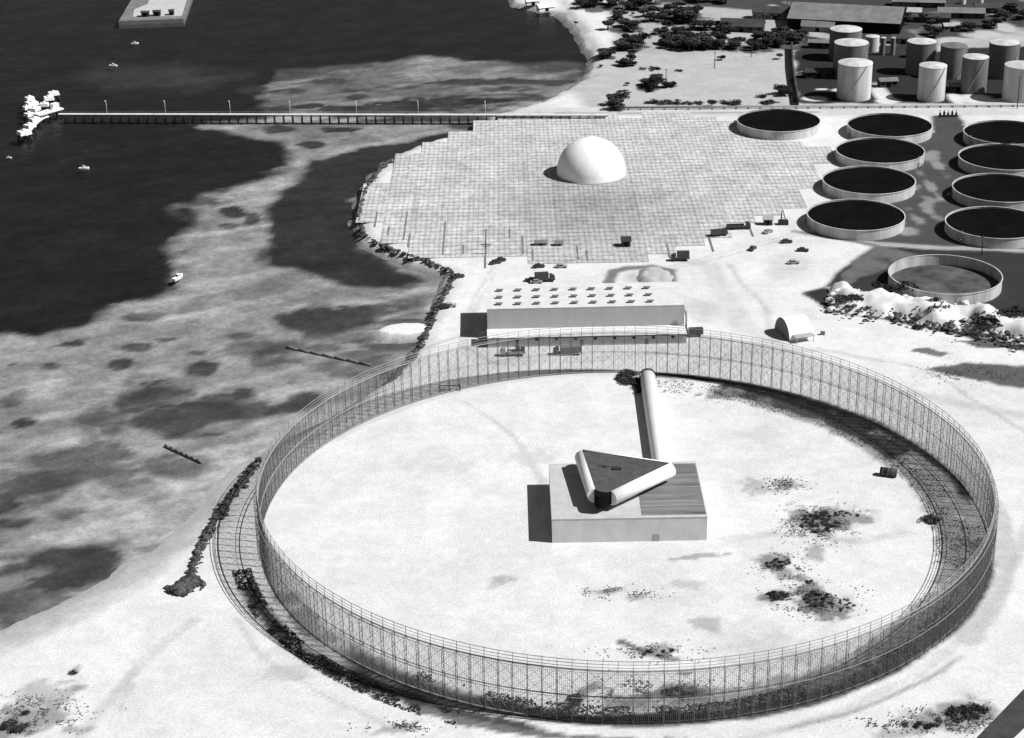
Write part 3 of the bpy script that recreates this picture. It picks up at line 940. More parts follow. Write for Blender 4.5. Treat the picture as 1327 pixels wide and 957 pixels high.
for px, py, lab in ((1009, 155.5, 'black topped open tank standing apart on pale sand by the pipeline road'),
                    (1153, 161.5, 'black topped open tank nearest the road in the left file of four'),
                    (1140.5, 194.5, 'second black topped open tank from the road in the left file'),
                    (1126, 233, 'third black topped open tank from the road in the left file'),
                    (1109.3, 278, 'black topped open tank at the near end of the left file by parked cars'),
                    (1305, 171, 'black topped open tank nearest the road in the right file cut by the frame'),
                    (1301, 203, 'second black topped open tank from the road in the right file'),
                    (1296, 243, 'third black topped open tank from the road in the right file'),
                    (1290, 288, 'near black topped open tank of the right file with a pole before it')):
    open_tank(px, py, lab, r=TKR if px < 1200 or True else TKR)
open_tank(1225, 355, 'open empty tank with stained grey floor nearest the white coral heap', 20.2, 4.6, 'dirtyfloor', .5)

# ------------------------------------------------------------------ tall tanks in the far yard
VT = [(1109, 131, 43, 45, 'tankwhite', 'bright tall tank nearest the road at the left of the yard'),
      (1209, 132, 34, 43, 'tankwhite', 'bright slim tall tank in the front row of the yard centre'),
      (1264, 122, 32, 44, 'tankgrey', 'mottled grey tall tank right of the bright slim one'),
      (1325, 133, 42, 43, 'tankwhite', 'tall tank cut by the right edge of the frame with a pole before it'),
      (1104, 103, 43, 43, 'tankgrey', 'squat grey tank with pale top just behind the bright left tank'),
      (1097, 80, 40, 38, 'tankgrey', 'darker grey tank third back in the left stack'),
      (1195, 98, 36, 40, 'tankgrey', 'grey tank behind the bright slim tank in the yard'),
      (1236, 103, 32, 40, 'roofgrey', 'dark tank between two grey tanks in the yard'),
      (1302, 103, 37, 43, 'tankgrey', 'large grey tank at the back right of the yard'),
      (1131, 68, 17, 19, 'tankwhite', 'small white tank at the back of the left stack'),
      (1144, 72, 7, 22, 'tankgrey', 'thin grey standpipe tank left of its twin'),
      (1157, 72, 6, 22, 'tankgrey', 'thin dark standpipe tank right of its twin'),
      (1213, 5, 8, 6, 'tankwhite', 'tiny pale tank far off left of a row of three'),
      (1248, 6, 8, 6, 'tankwhite', 'tiny pale tank far off in the middle of a row of three'),
      (1271, 6, 7, 6, 'tankwhite', 'tiny grey tank far off at the right of a row of three')]
for px, py, wd, ht, mk, lab in VT:
    p = at(px, py); k = ppm(px, py); fs = math.sqrt(1 - foreshort(px, py) ** 2)
    r = wd / 2 / k; h = ht / k / fs * .97
    p.y += r * .8
    t = empty('upright_tank', p, random.random(), lab, 'tank', 'tall tanks in the far yard')
    q = MB(); q.lathe([(r, 0), (r, h * .5), (r, h)], 40); q.lathe([(r + .12, h - .35), (r + .12, h), (r, h)], 40); q.build('wall', M[mk], t)
    q = MB(); q.lathe([(r, h), (r * .5, h + r * .09), (.01, h + r * .14)], 40); q.build('roof', M['tankwhite'] if mk != 'roofgrey' else M['tankgrey'], t)
    if wd > 20:
        q = MB()
        for s_ in range(14):
            a0, a1 = -2.4 + s_ * .09, -2.4 + (s_ + 1) * .09
            q.tube(((r + .4) * math.cos(a0), (r + .4) * math.sin(a0), h * s_ / 14), ((r + .4) * math.cos(a1), (r + .4) * math.sin(a1), h * (s_ + 1) / 14), .18, 4)
        q.build('stair', M['steel'], t)

# wall round the far yard
q = MB()
pp = W([(1026, 64), (1027, 90), (1030, 112), (1034, 137)])
for a_, b_ in zip(pp[:-1], pp[1:]):
    mid = (a_ + b_) / 2; d = b_ - a_
    q.box(mid.x, mid.y, 0, d.length, .8, 4.0, math.atan2(d.y, d.x))
tag(q.build('yard_wall', M['roofdark']), 'dark wall along the left side of the tall tank yard', 'wall')
pipe = empty('pipeline', at(1060, 141), 0, 'long dark pipeline on low trestles along the road behind the tanks', 'pipeline')
a_, b_ = at(800, 143), at(1345, 138.5)
q = MB(); o_ = pipe.location
for k in range(2): q.tube((a_.x - o_.x, a_.y - o_.y + k * 1.2, 1.0), (b_.x - o_.x, b_.y - o_.y + k * 1.2, 1.0), .35, 6)
q.build('pipe', M['gravel'], pipe)
q = MB()
for k in range(36):
    t = k / 35
    q.box(a_.x + (b_.x - a_.x) * t - o_.x, a_.y + (b_.y - a_.y) * t - o_.y + .6, 0, .4, 2.4, .8)
q.build('trestle', M['gravel'], pipe)

# ------------------------------------------------------------------ vehicles and site plant
def wheel_set(parent, xs_, hw, r):
    first = None
    for x in xs_:
        for s_ in (-1, 1):
            if first is None:
                q = MB(); q.tube((0, -.14, 0), (0, .14, 0), r, 12)
                first = q.build('wheel', M['rubber'], parent); o = first
            else:
                o = first.copy(); COL.objects.link(o); o.parent = parent
            o.location = (x, s_ * hw, r)


def make_car(label, loc, rz, paint, group):
    t = empty('parked_car', loc, rz, label, 'car', group)
    q = MB(); q.box(0, 0, .35, 4.6, 1.8, .6, top=(.97, .94)); q.box(-.2, 0, .95, 2.5, 1.65, .6, top=(.7, .85)); q.build('body', M[paint], t)
    q = MB(); q.box(-.2, 0, 1.0, 2.36, 1.68, .36, top=(.82, .91)); q.build('window', M['glass'], t)
    wheel_set(t, (-1.4, 1.4), .85, .36)
    return t


def make_truck(label, loc, rz, body, cab, L_=8.0, H_=2.3, group=None, flat=False):
    t = empty('parked_truck', loc, rz, label, 'truck', group)
    q = MB(); q.box(-.2, 0, .7, L_, 1.0, .3); q.build('chassis', M['dark'], t)
    q = MB()
    if flat:
        q.box(-1.2, 0, 1.0, L_ - 2.4, 2.4, .25)
        for s_ in (-1, 1): q.box(-1.2, s_ * 1.15, 1.25, L_ - 2.4, .1, .6)
        q.box(-L_ / 2 + .1, 0, 1.25, .1, 2.4, .6)
    else:
        q.box(-1.2, 0, 1.0, L_ - 2.4, 2.4, H_); q.box(-1.2, 0, 1.0 + H_, L_ - 2.3, 2.2, .1)
    q.build('cargo_body', M[body], t)
    q = MB(); q.box(L_ / 2 - 1.0, 0, .7, 2.0, 2.2, 1.5, top=(.9, .95)); q.box(L_ / 2 - 1.4, 0, 2.2, 1.2, 2.1, .6, top=(.85, .9)); c_ = q.build('cab', M[cab], t)
    q = MB(); q.box(L_ / 2 - .78, 0, 2.15, .1, 1.8, .5); q.build('windscreen', M['glass'], c_)
    wheel_set(t, (-L_ / 2 + 1.3, -L_ / 2 + 2.4, L_ / 2 - 1.1), 1.05, .5)
    return t


make_truck('pale flatbed truck with two dark crates parked left in front of the long building', at(664, 461), R(180), 'carlight', 'carlight', 8.5, 1.0, flat=True)
for px, nm in ((671, 'square black crate on the flatbed nearer its cab'), (677.5, 'square black crate at the rear end of the flatbed')):
    p = at(px, 460.5); q = MB(); q.box(0, 0, 0, 1.45, 2.1, 1.5); q.box(0, 0, 1.5, 1.55, 2.2, .1)
    for s_ in (-1, 1): q.box(s_ * .55, -1.07, .05, .15, .1, 1.4)
    o = q.build('crate', M['dark']); o.location = (p.x, at(664, 461).y, 1.26); tag(o, nm, 'crate')
make_truck('grey box truck parked right of the flatbed in front of the long building', at(735, 459.5), R(180), 'roofgrey', 'carpaint', 9.5, 1.9)
g1 = None
for px, py, rz, kind, lab in (
        (594, 360, 20, 'carpaint', 'dark car parked at the corner of the rocky shore'),
        (642, 342, 25, 'carpaint', 'dark car just below the long drain gap on the sand'),
        (648, 339, 200, 'carpaint', 'dark car close behind its neighbour below the drain gap'),
        (698, 347, 10, 'carpaint', 'dark car alone on the sand between screen and long building'),
        (727, 347, 0, 'carlight', 'pale car right of the lone dark car behind the long building'),
        (688, 365, 170, 'carpaint', 'dark car left of the dark truck behind the long building'),
        (695, 367, 0, 'carlight', 'small grey car against the back wall of the long building'),
        (975, 324, 60, 'carpaint', 'dark car alone in the open sand below the screen corner'),
        (1019, 315, 5, 'carpaint', 'dark car nearest the near left tank'),
        (1040, 326, -10, 'carpaint', 'dark car furthest right in the trio below the tanks'),
        (1028, 342, 3, 'carlight', 'grey car lowest of the trio below the tanks'),
        (995, 302, 40, 'carlight', 'small grey car before the two site huts'),
        (575, 399, 0, 'carpaint', 'dark car parked against the shore rocks left of the long building'),
        (583, 398, 5, 'carlight', 'grey car right of the dark one by the shore rocks')):
    make_car(lab, at(px, py), R(rz), kind, 'cars parked about the site')
make_truck('large dark truck standing behind the left half of the long building', at(706, 365), R(5), 'carpaint', 'carpaint', 7.5, 2.4, 'trucks about the site')
make_truck('dark truck standing right of the gravel mound at the screen edge', at(881, 338), R(180), 'carpaint', 'carpaint', 7.0, 2.6, 'trucks about the site')
make_truck('dark truck parked at the right end of the long building by the fence', at(897, 436), R(185), 'carpaint', 'carpaint', 7.2, 1.8, 'trucks about the site')
make_truck('dark flat truck along the lower right edge of the screen', at(957, 297), R(2), 'carpaint', 'carpaint', 9.5, .8, 'trucks about the site', flat=True)
make_truck('dark truck left of the flat truck on the screen edge', at(932, 306), R(12), 'carpaint', 'carpaint', 6.5, 1.6, 'trucks about the site')


def hut(px, py, sx, sy, h, rz, wallm, roofm, label, name='site_hut', cat='hut', group=None, doors=1, ridge=.35, wins=0):
    p = at(px, py)
    t = empty(name, p, R(rz), label, cat, group)
    q = MB(); q.box(0, 0, 0, sx, sy, h)
    for s_ in (-1, 1):
        q.poly([(s_ * sx / 2, -sy / 2, h), (s_ * sx / 2, sy / 2, h), (s_ * sx / 2, 0, h + sy * ridge)])
    q.build('wall', M[wallm], t)
    q = MB(); o_ = .4
    for s_ in (-1, 1):
        for dz in (0.04, .24):
            q.poly([(-sx / 2 - o_, s_ * (sy / 2 + o_), h - o_ * ridge * 2 + dz), (sx / 2 + o_, s_ * (sy / 2 + o_), h - o_ * ridge * 2 + dz), (sx / 2 + o_, 0, h + sy * ridge + dz), (-sx / 2 - o_, 0, h + sy * ridge + dz)])
        q.poly([(-sx / 2 - o_, s_ * (sy / 2 + o_), h - o_ * ridge * 2 + .04), (sx / 2 + o_, s_ * (sy / 2 + o_), h - o_ * ridge * 2 + .04), (sx / 2 + o_, s_ * (sy / 2 + o_), h - o_ * ridge * 2 + .24), (-sx / 2 - o_, s_ * (sy / 2 + o_), h - o_ * ridge * 2 + .24)])
    q.build('roof', M[roofm], t)
    q = MB(); q.box(0, -sy / 2 - .04, 0, min(2.2, sx * .3), .1, min(2.3, h * .8)); q.build('door', M['black'], t)
    w1 = None
    for k in range(wins):
        x = -sx / 2 + sx * (k + .5) / wins
        if abs(x) < 1.6: continue
        if w1 is None:
            q = MB(); q.box(0, 0, 0, min(1.6, sx / wins * .5), .1, h * .3); w1 = q.build('window', M['black'], t); o = w1
        else:
            o = w1.copy(); COL.objects.link(o); o.parent = t
        o.location = (x, -sy / 2 - .03, h * .45)
    return t


hut(811, 319, 3.4, 3.4, 2.6, 0, 'dark', 'dark', 'small dark hut on the near edge of the ground screen below the dome')
hut(701, 318, 4.6, 2.0, 1.4, 0, 'roofgrey', 'roofgrey', 'low grey shed left of two on the near edge of the screen')
hut(724, 318.5, 2.8, 1.8, 1.3, 0, 'roofgrey', 'roofgrey', 'very small grey shed beside the low one on the screen edge')
hut(995, 291, 3.6, 3.0, 2.6, -8, 'roofdark', 'gravel', 'dark walled hut with grey roof left of the derrick')
dk = empty('drill_derrick', at(1015, 291), 0, 'dark lattice derrick on a low cabin beside the near tanks', 'derrick')
q = MB(); q.box(0, 0, 0, 3.8, 2.6, 1.7); q.build('cabin', M['dark'], dk)
q = MB()
for s_ in (-1, 1):
    for t_ in (-1, 1): q.tube((s_ * .9, t_ * .8, 1.7), (-.6 + s_ * .2, t_ * .2, 6.2), .14, 5)
for k in range(5):
    z = 2.2 + k * .85; f_ = 1 - (z - 1.7) / 4.5 * .78
    q.tube((-.9 * f_ - .13 * k, -.8 * f_, z), (.9 * f_ - .13 * k, -.8 * f_, z), .1, 4)
q.build('mast', M['dark'], dk)
# pole with crosspiece on the screen edge
pl = empty('signal_pole', at(630, 330), 0, 'dark pole with two short crossarms at the near edge of the ground screen', 'pole')
q = MB(); q.tube((0, 0, 0), (0, 0, 5.2), .16, 6); q.build('shaft', M['dark'], pl)
q = MB(); q.box(0, 0, 4.0, 4.4, .25, .25); q.box(.2, 0, 3.2, 3.0, .2, .2); q.build('crossarm', M['dark'], pl)
# overturned drum inside the circle
dr = empty('storage_drum', at(1151, 617), R(-20), 'black drum lying on the sand at the right side of the circle', 'drum')
dr.scale = (1.25, 1.25, 1.25)
q = MB(); q.tube((-1.9, 0, 1.0), (1.9, 0, 1.0), 1.0, 18); q.build('shell', M['dark'], dr)
q = MB()
for x in (-1.2, 0, 1.2): q.tube((x - .06, 0, 1.0), (x + .06, 0, 1.0), 1.06, 18)
q.build('hoop', M['roofgrey'], dr)
q = MB()
for x in (-1.3, 1.3): q.box(x, 0, 0, .3, 1.6, .35)
q.build('cradle', M['dark'], dr)

# frames standing at the far left of the fence
for px, py, w_, lab in ((583, 507, 6.5, 'dark timber frame just inside the far left fence'), (503, 492, 5.0, 'dark timber frame just outside the far left fence near the shore')):
    t = empty('timber_frame', at(px, py), 0, lab, 'frame', 'timber frames by the far fence')
    q = MB()
    for x in (-w_ / 2, 0, w_ / 2): q.box(x, 0, 0, .3, .3, 2.2 if x else 3.4)
    q.build('upright', M['dark'], t)
    q = MB(); q.box(0, 0, 1.8, w_, .22, .25); q.box(-w_ * .2, 0, .5, w_ * .6, .2, .2); q.build('rail', M['dark'], t)
# round-topped hut
qh = empty('arched_hut', at(1038, 441), R(17), 'white round roofed hut with shaded end wall beyond the fence', 'hut')
mb = MB(); N = 18; QR, QL = 6.0, 8.6; q2 = MB()
prof = [(QR * math.cos(math.pi - math.pi * k / N), QR * 1.05 * math.sin(math.pi * k / N)) for k in range(N + 1)]
for k in range(N):
    mb.poly([(-QL / 2, prof[k][0] + QR, prof[k][1]), (QL / 2, prof[k][0] + QR, prof[k][1]), (QL / 2, prof[k + 1][0] + QR, prof[k + 1][1]), (-QL / 2, prof[k + 1][0] + QR, prof[k + 1][1])])
o = mb.build('roof', M['white'], qh)
bm = bmesh.new(); bm.from_mesh(o.data); bmesh.ops.remove_doubles(bm, verts=bm.verts, dist=.001)
for f_ in bm.faces: f_.smooth = True
bmesh.ops.recalc_face_normals(bm, faces=bm.faces); bm.to_mesh(o.data); bm.free()
q2.poly([(-(QL / 2 - .05), u + QR, z) for u, z in prof])
q2.build('end_wall', M['roofgrey'], qh)  # end facing away from the sun: its shade is put into the grey
q = MB(); q.box(.4, -.9, 2.0, 7.0, 3.4, .2); q.box(-2.6, -2.3, 0, .2, .2, 2.0); q.box(3.6, -2.3, 0, .2, .2, 2.0); q.build('awning', M['gravel'], qh)
q = MB(); q.box(QL / 2 + .02, QR, 0, .1, 2.4, 2.6); q.build('door', M['dark'], qh)
q = MB(); q.box(0, 0, 0, 1.4, 1.0, 1.1); q.box(0, 0, 1.1, 1.5, 1.1, .12)
for s_ in (-1, 1): q.box(s_ * .5, -.53, .05, .12, .08, 1.0)
o = q.build('crate', M['roofgrey']); o.location = at(1066, 434); tag(o, 'single dark crate on the sand right of the round roofed hut', 'crate')


# ------------------------------------------------------------------ heaps
def heap(name, pts, h, material, label, cat, seed, steep=5.0, res=1.2):
    P = W(pts)
    x0, x1, y0, y1 = min(p.x for p in P) - 2, max(p.x for p in P) + 2, min(p.y for p in P) - 2, max(p.y for p in P) + 2
    xa, ya = np.arange(x0, x1, res), np.arange(y0, y1, res)
    XX, YY = np.meshgrid(xa, ya)
    d = sdist(XX + (fbm(XX / 5, YY / 5, seed) - .5) * 5, YY + (fbm(XX / 5, YY / 5, seed + 1) - .5) * 5, P)
    ZZ = np.where(d > -1.2, h * (1 - np.exp(-np.maximum(d, 0) / steep)) * (.1 + 1.7 * fbm(XX / 11, YY / 11, seed + 2)) + (fbm(XX / 3.2, YY / 3.2, seed + 4) - .5) * 2.2 * sstep(0, 2, d) - .1 * (d < 0), -.5)
    o = sheet(name, xa, ya, ZZ, np.full(XX.shape, .6), material, keep=d > -1.0)
    del o['kind']
    tag(o, label, cat)
    return o


heap('coral_heap', [(1074, 374), (1102, 374), (1118, 386), (1150, 386), (1190, 391), (1225, 394), (1240, 402), (1275, 408), (1300, 414), (1345, 414), (1345, 450), (1270, 434), (1190, 419), (1130, 409), (1084, 403)], 4.6, M['mound'],
     'long bright white heap of crushed coral below the empty tank', 'heap', 31, 3.0)
bar = W([(487, 425), (500, 418), (520, 415), (545, 417), (560, 421), (548, 427), (522, 431), (500, 432)])
xa, ya = np.arange(min(p.x for p in bar) - 14, max(p.x for p in bar) + 14, .8), np.arange(min(p.y for p in bar) - 14, max(p.y for p in bar) + 14, .8)
XX, YY = np.meshgrid(xa, ya)
db = sdist(XX + (fbm(XX / 6, YY / 6, 44) - .5) * 5, YY + (fbm(XX / 6, YY / 6, 45) - .5) * 5, bar)
sheet('sandbar', xa, ya, WATER + np.where(db > 0, .45 * (1 - np.exp(-np.maximum(db, 0) / 4)), db * .6), np.where(db > 0, .66, .60 + np.maximum(db, -5) * .09), land_mat, keep=db > -4.2)
heap('gravel_mound', [(826, 350), (850, 347), (868, 352), (868, 366), (845, 372), (828, 366)], 2.6, M['gravel'], 'smooth grey gravel mound behind the right half of the long building', 'mound', 36, 4)

# ------------------------------------------------------------------ pier with lamp posts, mooring and boats
pA, pB = at(76, 147.5, 1.9), at(788, 148.5, 1.9)
d = (pB - pA); d.z = 0; PL = d.length; pr = math.atan2(d.y, d.x)
pier = empty('pier', (pA.x, pA.y, 0), pr, 'long straight narrow pier running out over the lagoon to the moorings', 'pier')
q = MB(); q.box(PL / 2, 0, 1.55, PL, 2.3, .25); q.build('deck', M['roofwhite'], pier)
q = MB()
for s_ in (-1,):
    q.tube((0, 1.3, 2.7), (PL, 1.3, 2.7), .05, 4); q.tube((0, 1.3, 2.3), (PL, 1.3, 2.3), .04, 4)
    for k in range(90): q.tube((PL * k / 89, 1.3, 1.8), (PL * k / 89, 1.3, 2.7), .04, 4)
q.build('railing', M['steel'], pier)
q = MB()
q.tube((0, -1.7, 1.35), (PL, -1.7, 1.35), .24, 6); q.build('pipe', M['dark'], pier)
p1 = None
for k in range(58):
    if p1 is None:
        q = MB()
        for s_ in (-1, 1): q.tube((0, s_ * 1.4, -3.2), (0, s_ * 1.1, 1.5), .26, 6)
        q.box(0, 0, 1.1, .4, 3.2, .4)
        p1 = q.build('trestle', M['dark'], pier); o = p1
    else:
        o = p1.copy(); COL.objects.link(o); o.parent = pier
    o.location = (3 + k * 4.45, 0, 0)
lamp = None
lbl = ['nearest the moorings', 'second from the moorings', 'third from the moorings', 'fourth from the moorings', 'fourth from the shore', 'third from the shore', 'second from the shore', 'nearest the shore']
for k, px in enumerate((138, 214, 298, 376, 462, 542, 629, 700)):
    t = (at(px, 147.5, 1.9) - pA).length
    p = Vector((pA.x + math.cos(pr) * t - math.sin(pr) * 1.2, pA.y + math.sin(pr) * t + math.cos(pr) * 1.2, 1.85))
    lab = 'slim pale lamp post on the pier, ' + lbl[k]
    if lamp is None:
        lamp = empty('lamp_post', p, pr, lab, 'lamp post', 'lamp posts along the pier')
        q = MB(); q.tube((0, 0, 0), (0, 0, 6.2), .10, 6, .07); q.build('mast', M['white'], lamp)
        q = MB(); q.tube((0, 0, 6.1), (0, -1.3, 6.4), .08, 5); q.box(0, -1.5, 6.3, .35, .7, .2); q.build('lamp_head', M['white'], lamp)
    else:
        copy_tree(lamp, p, pr, lab, 'lamp posts along the pier')
# mooring platform at its seaward end
pf = empty('mooring_platform', at(63, 150), R(50), 'white deck at the seaward end of the pier among mooring blocks', 'platform')
q = MB(); q.box(0, 0, 1.8, 15, 5, .6); q.build('deck', M['white'], pf)
q = MB()
for x in (-6, -2, 2, 6):
    for y in (-2, 2): q.tube((x, y, -3.2), (x, y, 1.8), .35, 8)
q.build('pile', M['dark'], pf)
q = MB(); q.box(4.5, .5, 2.4, 3.5, 2.5, 2.4); q.box(4.5, .5, 4.8, 3.8, 2.8, .2); q.build('shelter', M['white'], pf)
q = MB()
for x in (-5, -1.5, 1.5): q.tube((x, -1.4, 2.4), (x, -1.4, 3.4), .35, 8)
q.build('bollard', M['white'], pf)
dol = None
for px, py, sc, lab in ((70, 124, 1.3, 'white mooring block at the top of the right diagonal'), (64, 131, 1.2, 'white mooring block second from the top of the right diagonal'), (58, 139, 1.0, 'white mooring block left of the platform'),
                        (39, 131, 1.0, 'white mooring block at the head of the left cluster'), (42, 138, 1.4, 'large white mooring block in the left cluster'), (45, 145, 1.3, 'white mooring block low in the left cluster'), (35, 143, .8, 'small white mooring block at the left edge of the cluster'), (38, 152, 1.0, 'white mooring block under the left cluster'),
                        (46, 159, 1.2, 'white mooring block at the head of the lower diagonal'), (39, 167, 1.2, 'white mooring block in the middle of the lower diagonal'), (32, 176, 1.4, 'white mooring block nearest the camera at the tip of the lower diagonal')):
    p = at(px, py + 2)
    if dol is None:
        dol = empty('mooring_block', p, .4, lab, 'mooring', 'white mooring blocks off the pier end')
        q = MB(); q.box(0, 0, 1.2, 4.2, 3.4, 1.4, top=(.9, .9)); q.tube((0, 0, 2.6), (0, 0, 3.3), .5, 8, .6); q.build('cap', M['white'], dol)
        q = MB()
        for x in (-1.5, 1.5):
            for y in (-1.1, 1.1): q.tube((x * 1.3, y * 1.3, -3.2), (x, y, 1.2), .3, 6)
        q.build('pile', M['dark'], dol)
        dol.scale = (sc, sc, 1)
    else:
        copy_tree(dol, p, random.random() * 1.5, lab, 'white mooring blocks off the pier end', (sc, sc, .9 + .2 * sc))
cw = empty('catwalk', at(46, 158, 0), 0, 'narrow pale catwalk zigzagging between the white mooring blocks', 'catwalk')
pts = [at(*p, 2.7) - at(46, 158, 0) for p in ((34, 176), (40, 168), (47, 160), (55, 154), (63, 151))]
q = MB()
for a_, b_ in zip(pts[:-1], pts[1:]):
    mid = (a_ + b_) / 2; dd = b_ - a_
    q.box(mid.x, mid.y, 2.6, dd.length, 1.4, .25, math.atan2(dd.y, dd.x))
q.build('deck', M['white'], cw)
q = MB()
for a_, b_ in zip(pts[:-1], pts[1:]):
    q.tube((a_.x, a_.y + .6, 3.7), (b_.x, b_.y + .6, 3.7), .06, 4); q.tube((a_.x, a_.y + .6, 2.8), (a_.x, a_.y + .6, 3.7), .06, 4)
q.build('railing', M['white'], cw)


def boat(px, py, L_, rz, label):
    p = at(px, py, WATER)
    t = empty('motor_boat', (p.x, p.y, WATER), R(rz), label, 'boat', 'white boats on the lagoon')
    mb = MB(); st = [(-.5, .8, 0), (-.2, 1, 0), (.15, .95, .02), (.38, .6, .1), (.5, .03, .2)]
    rings = []
    for u, wd, sh_ in st:
        x, hw = u * L_, wd * L_ * .17
        rings.append([(x, -hw, L_ * .13 + sh_ * L_ * .3), (x, -hw * .7, -.25), (x, hw * .7, -.25), (x, hw, L_ * .13 + sh_ * L_ * .3)])
    for r0, r1 in zip(rings[:-1], rings[1:]):
        for k in range(3): mb.poly([r0[k], r1[k], r1[k + 1], r0[k + 1]])
        mb.poly([r0[3], r1[3], r1[0], r0[0]])
    mb.poly(rings[0])
    mb.build('hull', M['white'], t)
    q = MB(); q.box(.02 * L_, 0, L_ * .13, L_ * .3, L_ * .2, L_ * .16, top=(.8, .85)); c_ = q.build('cabin', M['white'], t)
    q = MB(); q.box(.02 * L_, 0, L_ * .19, L_ * .305, L_ * .205, L_ * .05, top=(.95, .96)); q.build('window', M['glass'], c_)
    q = MB(); q.tube((-.1 * L_, 0, L_ * .29), (-.1 * L_, 0, L_ * .5), .05, 5); q.build('mast', M['white'], t)


boat(175, 57, 4.0, 10, 'tiny white boat on dark water nearest the wharf')
boat(147, 86, 4.6, -10, 'tiny white boat between the wharf and the pier')
boat(109, 219, 4.6, 8, 'small white boat on dark water below the moorings')
boat(231, 361, 6.0, 65, 'largest white boat floating where dark water meets the reef')
boat(12, 205, 2.4, 0, 'faint speck of a boat by the left edge on dark water')

# ------------------------------------------------------------------ wharf in the far water
wp = W([(154, 31), (238, 28), (262, -40), (196, -40)])
wc = sum(wp, Vector()) / 4
wh = empty('wharf', (wc.x, wc.y, 0), 0, 'pale topped wharf reaching into the dark water at the far left', 'wharf')
q = MB(); q.prism([(p.x - wc.x, p.y - wc.y) for p in wp], -3.2, 1.6); q.build('quay_wall', M['roofgrey'], wh)
q = MB(); q.poly([(p.x - wc.x, p.y - wc.y, 1.64) for p in W([(173, 25.5), (174, 16), (192, 9), (205, -40), (255, -40), (236, 24.5)])]); q.build('paving', M['concrete'], wh)
for px, py, sx, lab in ((189, 25, 4.2, 'dark square cargo shed leftmost on the far wharf'), (204, 24, 4.0, 'dark square cargo shed in the middle of the far wharf'), (223, 23, 2.6, 'narrow dark cargo shed rightmost on the far wharf')):
    t = hut(px, py, sx, 3.6, 2.6, 0, 'dark', 'roofdark', lab, 'cargo_shed', 'shed', 'dark sheds on the far wharf', ridge=.15)
    t.location.z = 1.65

# groynes and drifting timber
def timber(name, a, b_, r, label, cat, z=WATER):
    p0, p1 = at(*a, z), at(*b_, z); mid = (p0 + p1) / 2
    q = MB()
    v = p1 - p0; n_ = 7
    for k in range(n_):
        u0, u1 = p0 + v * (k / n_) - mid, p0 + v * ((k + .97) / n_) - mid
        q.tube((u0.x, u0.y, .12), (u1.x, u1.y, .12), r, 7)
    o = q.build(name, M['wood']); o.location = mid
    tag(o, label, cat)


timber('groyne', (371, 450.5), (482, 474), .42, 'thin dark timber groyne in the shallows meeting the far left fence', 'groyne', -2.7)
timber('drift_log', (214, 578), (262, 600), .5, 'long dark timber boom lying in the shallows left of the fence', 'log', -2.6)

# ------------------------------------------------------------------ shore rocks
def rocks(name, pts, n_, spread, size, label, seed, zbase=-.7, dark=None, material='rock', name2='rocks'):
    rg = random.Random(seed)
    P = W(pts); mb = MB()
    seg = [(a_, b_, (b_ - a_).length) for a_, b_ in zip(P[:-1], P[1:])]
    tot = sum(s_[2] for s_ in seg)
    ico = [(0, 0, 1), (.9, 0, .45), (.28, .85, .45), (-.72, .53, .45), (-.72, -.53, .45), (.28, -.85, .45), (.72, .53, -.45), (-.28, .85, -.45), (-.9, 0, -.45), (-.28, -.85, -.45), (.72, -.53, -.45), (0, 0, -1)]
    fc = [(0, 1, 2), (0, 2, 3), (0, 3, 4), (0, 4, 5), (0, 5, 1), (1, 6, 2), (2, 6, 7), (2, 7, 3), (3, 7, 8), (3, 8, 4), (4, 8, 9), (4, 9, 5), (5, 9, 10), (5, 10, 1), (1, 10, 6)]
    for k in range(n_):
        u = rg.random() * tot
        for a_, b_, L_ in seg:
            if u <= L_: break
            u -= L_
        p = a_ + (b_ - a_) * (u / L_); nn = Vector((-(b_ - a_).y, (b_ - a_).x, 0)).normalized()
        off = rg.gauss(0, spread * .5)
        p = p + nn * off
        r = size * (.5 + rg.random() ** 2 * 1.3)
        b = len(mb.v)
        th = rg.random() * 6.3; c_, s_ = math.cos(th), math.sin(th)
        zz = zbase + (rg.random() * .9 + .5) * max(0, 1 - abs(off) / spread)
        for x, y, z in ico:
            j = .75 + rg.random() * .5
            x, y, z = x * j * r * 1.25, y * j * r, z * j * r * .75
            mb.v.append((p.x + x * c_ - y * s_, p.y + x * s_ + y * c_, zz + z))
        for f_ in fc: mb.f.append(tuple(b + i for i in f_)); mb.s.append(False)
    o = mb.build(name, M[material])
    tag(o, label, name2, kind='stuff')
    return o


rocks('rock_revetment', [(506, 208), (487, 224), (473, 248), (465, 282), (471, 304), (488, 315), (520, 328), (560, 341), (584, 351)], 430, 1.2, .55, 'dark rock revetment curving round the seaward edge of the ground screen', 3)
rocks('rock_revetment', [(584, 351), (588, 358), (577, 380), (566, 400), (556, 424), (546, 446), (530, 468), (504, 494)], 280, 1.2, .55, 'dark broken rock bank along the shore left of the long building', 4)
rocks('rock_revetment', [(337, 596), (318, 618), (296, 650), (274, 686), (262, 706), (254, 728), (246, 752)], 330, 1.3, .55, 'dark rock bank beside the left outside of the fence', 5, -.2)
rocks('rock_pile', [(250, 752), (240, 762), (226, 770)], 460, 2.6, .62, 'black rock pile at the near tip of the left rock bank', 6, .2)


rocks('coral_rubble', [(1080, 386), (1110, 392), (1150, 398), (1200, 402), (1250, 414), (1300, 426), (1340, 434)], 420, 9, 1.0, 'pale broken coral rubble strewn over the white heap', 7, 1.2, material='mound', name2='rubble')
rocks('dark_rubble', [(1076, 396), (1110, 402), (1170, 410), (1230, 424), (1290, 436), (1335, 446)], 420, 9, .6, 'dark rubble along the foot of the white coral heap', 8, 1.0)
